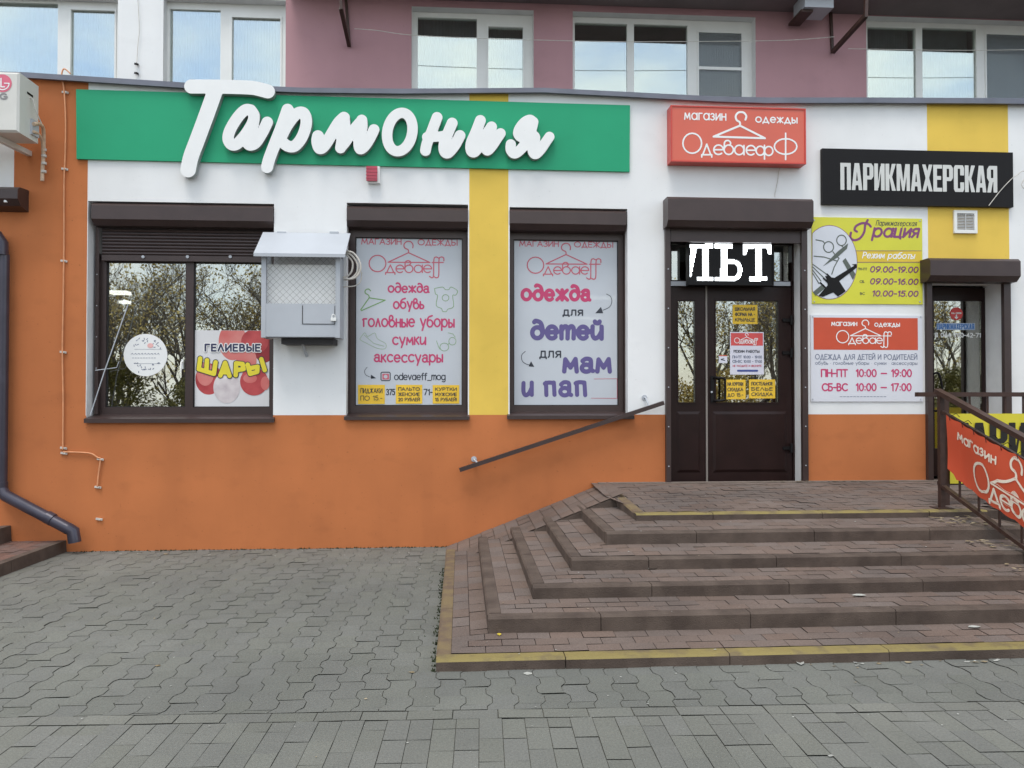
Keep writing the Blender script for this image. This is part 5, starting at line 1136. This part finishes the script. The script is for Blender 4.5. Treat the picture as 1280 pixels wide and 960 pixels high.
# outdoor unit of the air conditioner, top left
ac = empty('air_conditioner', (-4.4, 7.6, 3.9), 'white outdoor air conditioner unit cut off by the left edge', 'air conditioner')
YA0 = 7.52; p = W(23.6, 90, YA0); p2 = W(23.6, 165, YA0); x1_ = p[0]; YA1 = 7.86
mb = MB(); b = .018; xl = x1_-.8
mb.box(xl, x1_, YA0+b, YA1, p2[1], p[1]); mb.hexa([(xl, YA0, p2[1]+b), (x1_-b, YA0, p2[1]+b), (x1_, YA0+b, p2[1]+.001), (xl, YA0+b, p2[1]+.001), (xl, YA0, p[1]-b), (x1_-b, YA0, p[1]-b), (x1_, YA0+b, p[1]-.001), (xl, YA0+b, p[1]-.001)])
M_acw = mat('air_unit_paint', C(200, 205, 205), .45, .04, 4); mb.build('body', M_acw, ac)
mb = MB(); zz = p[1]-.1; mb.box(x1_-.001, x1_+.003, YA0+.14, YA0+.24, zz-.05, zz-.03); mb.build('slot', M_black, ac)
mb = MB(); mb.box(x1_, x1_+.02, YA0+.2, YA0+.32, p2[1]+.05, p2[1]+.2); mb.build('valve_cover', M_ltgrey, ac)
lgc = W(3, 104, YA0-.003); YG = YA0-.003
P = [(lgc[0]+.085*math.cos(t*.2618), YG, lgc[1]+.085*math.sin(t*.2618)) for t in range(24)]; mb = MB(); mb.face(P); mb.build('logo', mat('pink_print', C(206, 104, 130), .4), ac)
flat_letters('logo', [('seg', [(lgc[0]-.012, lgc[1]+.045), (lgc[0]-.012, lgc[1]-.035), (lgc[0]+.02, lgc[1]-.035)], .006), ('seg', [(lgc[0]+.02, lgc[1]), (lgc[0]+.062, lgc[1]), *[(lgc[0]+.062*math.cos(-t*.25), lgc[1]+.062*math.sin(-t*.25)) for t in range(14)]], .005)], M_letter, ac, onwall(YG-.002), h=.004)
text('LG', -7, 9, 124.5, 116, .9, YG, mat('grey_logo_print', C(128, 130, 134), .4), ac, 'logo')
mb = MB(); zq = W(30, 190, 8.0); mb.bar((zq[0]-.05, YA0+.03, p2[1]-.028), (zq[0], YW, p2[1]-.028), .05, .05); mb.build('wall_bracket', M_acw, ac); mb = MB(); mb.bar((zq[0]-.6, YA0+.03, p2[1]-.028), (zq[0]-.55, YW, p2[1]-.028), .05, .05); mb.build('wall_bracket', M_acw, ac)
hp = empty('insulated_pipe', (-4.1, 8.0, 3.8), 'wrapped beige refrigerant pipe hanging beside the air conditioner', 'pipe')
def zD(p): return (p[0]/5.336, 80+p[1]/5.336)
mb = MB(); P = [((225, 400), 7.72), ((262, 400), 7.85), ((288, 430), 7.97), ((292, 520), 8.03), ((290, 620), 8.05), ((284, 700), 8.05), ((282, 780), 8.05)]; mb.tube(smoothpts([(W(*zD(a), y)[0], y, W(*zD(a), y)[1]) for a, y in P], 4), .018, 8)
P = [((225, 450), 7.72), ((258, 470), 7.86), ((282, 520), 7.98), ((286, 600), 8.03)]; mb.tube(smoothpts([(W(*zD(a), y)[0], y, W(*zD(a), y)[1]) for a, y in P], 4), .014, 8); mb.build('pipe', mat('beige_wrap', C(196, 178, 158), .8, .12, 30, .3, 60), hp)
mb = MB()
for yy in (570, 610, 660, 715): x, z = W(*zD((288, yy)), 8.03); mb.tube([(x, 8.045, z-.012), (x, 8.045, z+.012)], .026, 8)
mb.build('tape', M_cable, hp)
mb = MB(); P = [((172, 218), 7.70), ((205, 240), 7.72), ((225, 310), 7.73), ((262, 395), 7.8)]; mb.tube(smoothpts([(W(*zD(a), y)[0]+.02, y, W(*zD(a), y)[1]) for a, y in P], 4), .006, 6); mb.build('wire', M_cable, hp)
# neighbour's shutter box end at the far left
nb = empty('neighbour_shutter', (-4.9, 8.0, 3.1), 'end of a dark roller shutter box above the downpipe at the left edge', 'roller shutter')
u = RC(-60, 232, 22, 250, YW-.2); mb = MB(); mb.prism([(YW-.2, u[2]+.02), (YW-.2, u[3]-.03), (YW-.16, u[3]), (YW-.002, u[3]+.01), (YW-.002, u[2]-.07), (YW-.14, u[2]-.04)], u[0], u[1]); mb.build('shutter_box', M_brown, nb)
mb = MB(); x, z = W(8, 249, YW-.16); mb.tube([(x, YW-.17, z+.03), (x, YW-.17, z-.035)], .018, 8); mb.build('rubber_stop', M_letter, nb)
# downpipe
dp = empty('downpipe', (-4.8, 8.0, .2), 'dark rain downpipe with a slanting foot on the orange wall at the left edge', 'downpipe')
yp = YW-.09; xp0, _ = W(3.0, 420, yp); rp_ = .057
mb = MB(); zt_ = W(3, 318, yp)[1]; zb_ = W(3, 612, yp)[1]; mb.tube([(xp0, yp, zt_), (xp0, yp, zb_)], rp_, 16); mb.build('pipe', M_pipe, dp)
mb = MB(); mb.tube([(xp0-.02, yp-.02, zt_-.01), (xp0-.02, yp-.02, zt_+.1), (xp0-.08, yp-.02, zt_+.19)], .075, 14); mb.build('inlet', M_pipe, dp)
pa = W(2, 617, yp-.02); pb2 = W(90, 663, yp-.06); pc = W(93.5, 678, yp-.06)
mb = MB(); mb.tube([(xp0, yp, zb_+.02), (pa[0]+.03, yp-.01, pa[1]-.02), (pb2[0]-.02, yp-.06, pb2[1]+.01)], rp_, 16); mb.tube([(pb2[0]-.04, yp-.06, pb2[1]+.02), (pb2[0]+.01, yp-.06, pb2[1]-.005), (pc[0], yp-.06, pc[1])], rp_+.003, 16)
mb.build('foot', M_pipe, dp)
mb = MB(); m_ = W(62, 648, yp-.05); d_ = Vector((pb2[0]-pa[0], -.05, pb2[1]-pa[1])).normalized(); c_ = Vector((m_[0], yp-.045, m_[1])); mb.tube([c_-d_*.035, c_+d_*.035], rp_+.006, 16)
zz = W(3, 606, yp)[1]; mb.tube([(xp0, yp, zz-.02), (xp0, yp, zz+.03)], rp_+.005, 16); mb.build('collar', M_pipe, dp)
# clipped cable
cc = empty('wall_cable', (-4.0, 8.08, 2.5), 'thin painted cable clipped down the orange wall left of the window', 'cable')
def wl(pts, Y): return [(W(*p, Y)[0], Y, W(*p, Y)[1]) for p in pts]
mb = MB(); mb.tube(smoothpts(wl([(88, 92), (80, 86), (77, 95), (80, 112), (82, 150), (81.5, 190), (80, 230), (80, 300), (79, 380), (78, 440), (79, 500), (78.5, 562)], YW-.02), 4), .0075, 6)
mb.tube(smoothpts(wl([(79, 565), (100, 565.5), (114, 567), (122, 572), (125.5, 574), (123.5, 590), (121.5, 608)], YW-.02), 4), .0075, 6); mb.build('cable', M_cablepaint, cc)
for px, py in ((81, 115), (80.5, 211), (79.5, 326), (78.5, 440), (79, 560), (79.5, 566.5), (125, 574), (122, 609), (123.5, 649)):
    x, z = W(px, py, YW-.02); mb = MB(); mb.bar((x-.032, YW-.012, z+.004), (x+.032, YW-.012, z-.006), .012, .02); mb.tube([(x+.014, YW-.03, z), (x+.014, YW-.005, z)], .009, 6); mb.build('clip', M_cable, cc)
# handrail on the wall
hr = empty('wall_handrail', (.6, 8.0, 1.3), 'short slanting dark handrail fixed to the orange and white wall', 'handrail')
Yr = YW-.1; p0, p1 = W(574.5, 587.5, Yr), W(829.5, 503.5, Yr); mb = MB(); mb.bar((p0[0], Yr, p0[1]), (p1[0], Yr, p1[1]), .05, .042); mb.build('rail', M_brown, hr)
for px, py, pr in ((592.5, 574, 582), (806, 497, 511.5)):
    w_ = W(px, py, YW-.02); v_ = W(px+6, pr-3, Yr); mb = MB(); mb.tube([(w_[0], YW-.004, w_[1]), (w_[0], YW-.06, w_[1]), (v_[0], Yr, v_[1]-.01)], .010, 6); mb.tube([(w_[0], YW-.008, w_[1]), (w_[0], YW-.001, w_[1])], .03, 10); mb.build('bracket', M_ltgrey, hr)
# shutter crank rod leaning in the left window
cr = empty('crank_rod', (-4.1, 8.0, 1.6), 'thin grey crank rod leaning across the left window from its sill', 'rod')
a = W(160, 381, YW+.1); b = W(130, 466, YW+.05); c = W(113, 519, YW-.02)
mb = MB(); mb.tube([(a[0], YW+.1, a[1]), (b[0], YW+.05, b[1]), (c[0], YW-.02, c[1])], .006, 6, r1=.005); mb.build('rod', M_ltgrey, cr)
mb = MB(); p = W(119, 463, YW+.03); p2 = W(146, 459.5, YW+.1); p3 = W(148.5, 452, YW+.1); mb.tube([(p[0], YW+.03, p[1]), (p2[0], YW+.1, p2[1]), (p3[0], YW+.1, p3[1])], .005, 6); mb.build('hook', M_ltgrey, cr)
# ---- upper wall bits
def bracket(label, segs, loc):
    o = empty('steel_bracket', loc, label, 'bracket', 'rusty brackets on the mauve wall')
    for (a, ya, b, yb, w, nm) in segs:
        pa, pb_ = W(*a, ya), W(*b, yb); mb = MB(); mb.bar((pa[0], ya, pa[1]), (pb_[0], yb, pb_[1]), w, w); mb.build(nm, M_steel, o)
bracket('single rusty steel bracket arm on the mauve wall above the script sign', [((432, -6), 8.93, (437, 58), 8.93, .03, 'upright'), ((426, 10), 8.45, (436.5, 57), 8.92, .04, 'brace'), ((425, -8), 8.45, (427, 12), 8.45, .03, 'hanger')], (-1.9, 8.9, 5.3))
bracket('triangular rusty steel bracket on the mauve wall above the red lightbox', [((1038, 6), 8.93, (1040.5, 66), 8.93, .03, 'upright'), ((1041, 65), 8.9, (1082, 20), 8.3, .045, 'brace'), ((1082, 22), 8.3, (1083, -8), 8.3, .035, 'hanger')], (4.2, 8.9, 5.3))
au = empty('wall_unit', (4.0, 8.5, 6.0), 'underside of a grey box hung on the mauve wall at the top edge', 'air conditioner')
u = RC(1006, -30, 1042, 9, 8.5); mb = MB(); mb.box(u[0], u[1], 8.5, 8.8, u[2], u[3]+.3); mb.build('body', M_ltgrey, au); mb = MB(); mb.box(u[0]-.02, u[0]+.12, 8.55, 8.9, u[2]-.03, u[2]-.001); mb.build('foot', M_steel, au)
def wire(label, pts, Y, r, m, nm='overhead_wire'):
    mb = MB(); mb.tube(smoothpts(wl(pts, Y), 5), r, 5); o = mb.build(nm, m); o['label'] = label; o['category'] = 'wire'; return o
wire('long thin wire sagging in front of the upper windows, left of the triangular bracket', [(443, 36), (470, 38), (515, 44), (600, 48), (667, 50), (760, 52), (860, 52), (958, 51), (1000, 49.5), (1043, 46)], 8.7, .004, M_cable)
wire('thin wire crossing the rightmost upper window', [(1060, 61), (1120, 62), (1200, 63), (1300, 62)], 8.7, .004, M_cable)
wire('thin wire hanging down the white bay between the two left upper windows', [(172, -5), (173.5, 20), (174, 40), (172, 60), (171, 80)], 8.93, .0035, M_cable)
for py, lb in ((80.5, 'upper small wire clamp on the white bay'), (92, 'lower small wire clamp on the white bay')):
    x, z = W(171, py, 8.93); mb = MB(); mb.bar((x-.022, 8.92, z+.004), (x+.022, 8.92, z-.006), .014, .02); mb.tube([(x+.008, 8.90, z), (x+.008, 8.945, z)], .009, 6); tag(mb.build('wire_clamp', M_dark), lb, 'clamp', 'wire clamps on the white bay')
wire('loose pale wire hanging across the lower right corner of the black sign', [(1236, 257), (1250, 239), (1264, 224), (1270, 220), (1278, 214), (1283, 218), (1277, 231), (1283, 238)], 8.035, .0045, M_cable)
wire('thin grey lead running from the red lightbox down to the door shutter', [(976, 206), (973.5, 214), (972, 226), (969, 240), (968.5, 246)], 8.09, .004, M_cable)

# ================================================================== litter, weeds
rnd = random.Random(11)
M_leafy = mat('dry_leaf', (.24, .17, .08), .8, .3, 20, col2=(.36, .30, .2)); M_scrap = mat('pale_scrap', (.38, .38, .35), .7, .15, 20)
def leaf(mb, x, y, z, s, mi=0, curl=.25):
    a = rnd.uniform(0, 6.28); ca, sa = math.cos(a), math.sin(a); prof = [(-1, 0), (-.5, .42), (.1, .5), (.6, .3), (1, 0), (.6, -.3), (.1, -.5), (-.5, -.42)]
    up = [curl*abs(p[1])*s+.12*s*p[0]**2 for p in prof]
    P = [(x+s*(p[0]*ca-p[1]*sa), y+s*(p[0]*sa+p[1]*ca), z+u_+.003) for p, u_ in zip(prof, up)]
    c0 = (x, y, z+.004)
    for i in range(8): mb.face([P[i], P[(i+1) % 8], c0], mi)
def flake(mb, x, y, z, s, mi):
    a = rnd.uniform(0, 3.14); n = rnd.randint(4, 6); mb.face([(x+s*rnd.uniform(.5, 1)*math.cos(a+6.283*k/n), y+s*rnd.uniform(.3, .7)*math.sin(a+6.283*k/n), z+rnd.uniform(.001, .004)) for k in range(n)], mi)
mb = MB()
for k in range(300):
    x, y = rnd.uniform(-4.2, 4.5), rnd.choice([rnd.uniform(2.3, 8.05), rnd.uniform(2.3, 4.3), 8.05-abs(rnd.gauss(0, .4))])
    if x > -.2 and y > 4.3: continue
    flake(mb, x, y, gz(x, y)+.003, rnd.uniform(.004, .012) if rnd.random() < .9 else rnd.uniform(.015, .035), rnd.choice([0, 0, 1]))
for k in range(90):
    i = rnd.randint(0, 5); z = tread(i); y = rnd.uniform(YS[i]+.02, (YS[i+1] if i < 5 else 8.0)-.02); x = rnd.uniform(XS[i]+.1, 4.4); flake(mb, x, y, z(x, y)+.004, rnd.uniform(.004, .013), rnd.choice([0, 1]))
for k in range(30):
    x = rnd.uniform(2.0, 4.2); flake(mb, x, 4.33-abs(rnd.gauss(0, .03)), .003, rnd.uniform(.008, .03), rnd.choice([0, 1, 1]))
tag(mb.build('litter', [M_scrap, M_leafy]), kind='stuff')
mb = MB()
for k in range(70):
    i = rnd.choice([4, 3, 3, 4, 2]); z = tread(i); x = 4.2+rnd.uniform(-.22, .2); y = rnd.uniform(YS[i]+.1, YS[i+1]-.02) if i < 5 else 6.45; leaf(mb, x, y, z(x, y)+rnd.uniform(0, .02), rnd.uniform(.015, .035), 0)
for k in range(40): x = rnd.uniform(3.3, 4.4); leaf(mb, x, 8.05-abs(rnd.gauss(0, .03)), tread(5)(x, 8.05)+.012, rnd.uniform(.01, .022), 0)
tag(mb.build('fallen_leaves', [M_leafy]), kind='stuff')
def single(px, py, i, s, m, label, nm='fallen_leaf', cat='leaf'):
    z = tread(i) if i is not None else gz; h = .05
    for _ in range(8): x, y = G(px, py, h); h = z(x, y)
    mb = MB(); leaf(mb, x, y, h, s, 0, .35); o = mb.build(nm, m); tag(o, label, cat)
M_yleaf = mat('yellow_leaf', (.55, .42, .05), .6, .2, 20)
single(624, 794, 0, .026, M_yleaf, 'small yellow leaf at the front left corner of the lowest riser')
single(817, 711.5, 2, .05, M_scrap, 'pale scrap of paper on the third step from the bottom', 'paper_scrap', 'scrap')
single(1074, 745.5, 1, .05, M_scrap, 'pale scrap of paper on the second step right of the middle', 'paper_scrap', 'scrap')
single(1218, 785, 0, .045, M_scrap, 'pale scrap of paper at the foot of the lowest riser on the right', 'paper_scrap', 'scrap')
single(1000, 829.5, None, .045, M_scrap, 'whitish torn paper on the pavement against the yellow edged kerb', 'paper_scrap', 'scrap')
# weeds along the left kerb of the stairs
M_weed = mat('dark_moss', (.035, .045, .02), .9, .3, 40); mb = MB()
for k in range(34):
    y = 4.36+k*(2.75/34)+rnd.uniform(-.02, .02); n = rnd.randint(5, 14); w = rnd.uniform(.008, .022)
    for j in range(n):
        x = XS[0]-abs(rnd.gauss(.008, w)); yy = y+rnd.uniform(-.022, .022); h = rnd.uniform(.006, .022); a = rnd.uniform(0, 6.28); s = rnd.uniform(.004, .01)
        mb.face([(x-s*math.cos(a), yy-s*math.sin(a), gz(x, yy)), (x+s*math.cos(a), yy+s*math.sin(a), gz(x, yy)), (x+rnd.uniform(-.01, .01), yy+rnd.uniform(-.01, .01), gz(x, yy)+h)])
for k in range(300):
    x = rnd.uniform(-3.9, -.1); y = 8.09-abs(rnd.gauss(0, .02)); s = rnd.uniform(.004, .012); mb.face([(x-s, y, gz(x, y)), (x+s, y, gz(x, y)), (x+rnd.uniform(-.01, .01), y-.004, gz(x, y)+rnd.uniform(.004, .02))])
tag(mb.build('weeds', M_weed), kind='stuff')

# ================================================================== trees across the street (seen mirrored in the glass)
M_bark = mat('tree_bark', (.2, .175, .15), .95, .2, 10); M_leafy2 = mat('autumn_foliage', (.5, .38, .1), .7, .4, 3, col2=(.7, .56, .2)); M_leafg = mat('olive_foliage', (.2, .2, .07), .7, .4, 3, col2=(.3, .27, .09))
def branches(mb, p, d, L, r, depth, rnd, tips):
    n = 3; pts = [p]
    for i in range(n):
        d = (d+Vector((rnd.uniform(-.18, .18), rnd.uniform(-.18, .18), rnd.uniform(-.06, .14)))).normalized(); pts.append(pts[-1]+d*L/n)
    mb.tube(pts, r, 5 if r > .03 else 3, r1=r*.66, cap=False)
    if depth == 0: tips.append(pts[-1]); return
    for k in range(rnd.randint(3, 4) if depth > 1 else 5):
        q = pts[rnd.randint(1, n)]; ax = Vector((rnd.uniform(-1, 1), rnd.uniform(-1, 1), rnd.uniform(-.2, .8))).normalized()
        branches(mb, q, (d*.75+ax*.75).normalized(), L*rnd.uniform(.55, .78), r*.55, depth-1, rnd, tips)
def foliage(mb, c, rad, n, rnd, s):
    for k in range(n):
        v = Vector((rnd.gauss(0, 1), rnd.gauss(0, 1), rnd.gauss(0, 1))).normalized()*rnd.random()**.4; p = Vector(c)+Vector((v.x*rad[0], v.y*rad[1], v.z*rad[2]))
        a = Vector((rnd.uniform(-1, 1), rnd.uniform(-1, 1), rnd.uniform(-1, 1))).normalized(); b = a.orthogonal().normalized(); q = s*rnd.uniform(.6, 1.4)
        mb.face([p-a*q, p+b*q*.6, p+a*q, p-b*q*.6])
kinds = []
for sd_ in (1, 2):
    rnd2 = random.Random(sd_*13); bm_ = MB(); tips = []; branches(bm_, Vector((0, 0, -.1)), Vector((0, 0, 1)), 2.7, .095, 5, rnd2, tips)
    fm = MB()
    for t_ in tips[::4]: foliage(fm, t_, (.4, .4, .3), 5, rnd2, .05)
    o = empty('bare_tree', (0, 0, 0)); bt = bm_.build('trunk', M_bark, o, fix=False); cr_ = fm.build('crown', M_leafy2, o, fix=False); kinds.append((o, bt, cr_))
spots = [(-16, -8, 0, 1.0), (-12.5, -12, 1, 1.15), (-9.0, -9, 0, .95), (-6.0, -13, 1, 1.1), (6.5, -12, 0, 1.1), (10.5, -9, 1, 1.0), (15.5, -11, 0, 1.15), (20.5, -9, 1, 1.0), (-20, -12, 1, 1.0), (0.5, -15, 0, 1.0), (25, -13, 0, 1.1), (-14, -17, 0, 1.2), (-10.5, -18, 1, 1.2), (-18, -15, 1, 1.2), (8.5, -16, 1, 1.2), (13, -17, 0, 1.2), (18, -16, 1, 1.2), (22.5, -17, 0, 1.2), (-7.5, -16, 0, 1.1), (-15.5, -13, 0, 1.1), (-11.5, -9.5, 0, 1.05), (-13.2, -15, 1, 1.15), (-9.2, -13.5, 1, 1.1), (-18, -10, 0, 1.1), (8.7, -11, 0, 1.05), (12.6, -13, 0, 1.1), (17.5, -12.5, 1, 1.1), (11.5, -19, 1, 1.3), (-12, -21, 1, 1.3), (-16.5, -20, 0, 1.35), (15.5, -20, 1, 1.3)]
for i, (x, y, k, s_) in enumerate(spots):
    src = kinds[k]; used_ = src[0].get('used')
    o = src[0] if not used_ else src[0].copy()
    if used_:
        COL.objects.link(o)
        for ch in src[1:]:
            c = ch.copy(); COL.objects.link(c); c.parent = o
    src[0]['used'] = 1; o.location = (x, y, 0); o.rotation_euler = (0, 0, i*1.7); o.scale = (s_, s_, s_)
    tag(o, 'nearly bare autumn tree across the street, mirrored in the shop glass', 'tree', 'bare trees across the street')
for k in kinds:
    pass
for o in COL.objects:
    if 'used' in o: del o['used']
rnd2 = random.Random(77); bush = []
for v, m in enumerate((M_leafy2, M_leafg)):
    o = empty('bush', (0, 0, 0)); fm = MB()
    for j in range(16): foliage(fm, (rnd2.uniform(-1.3, 1.3), rnd2.uniform(-.8, .8), rnd2.uniform(.3, 2.2)), (.6, .6, .5), 420, rnd2, .05)
    sm_ = MB()
    for j in range(12): sm_.tube([(rnd2.uniform(-.4, .4), rnd2.uniform(-.3, .3), -.05), (rnd2.uniform(-1.3, 1.3), rnd2.uniform(-.8, .8), 1.9)], .02, 4, r1=.008)
    a = fm.build('foliage', m, o, fix=False); b = sm_.build('stems', M_bark, o, fix=False); bush.append([o, a, b, False])
for i, x in enumerate((-19, -16.2, -13.6, -11, -8.4, -5.8, 6.2, 8.8, 11.4, 14, 16.8, 19.6, 22.4, 25.4)):
    B = bush[(i*7//3) % 2]; o = B[0]
    if B[3]:
        o = B[0].copy(); COL.objects.link(o)
        for ch in B[1:3]: c = ch.copy(); COL.objects.link(c); c.parent = o
    B[3] = True; o.location = (x, -7.2-(i % 3)*1.1, 0); o.rotation_euler = (0, 0, i*2.1); s_ = .8+.25*((i*5) % 4)/3; o.scale = (s_, s_, s_)
    tag(o, ('yellow' if (i*7//3) % 2 == 0 else 'olive green')+' autumn bush across the street, mirrored in the shop glass', 'bush', 'bushes across the street' if (i*7//3) % 2 == 0 else 'green bushes across the street')
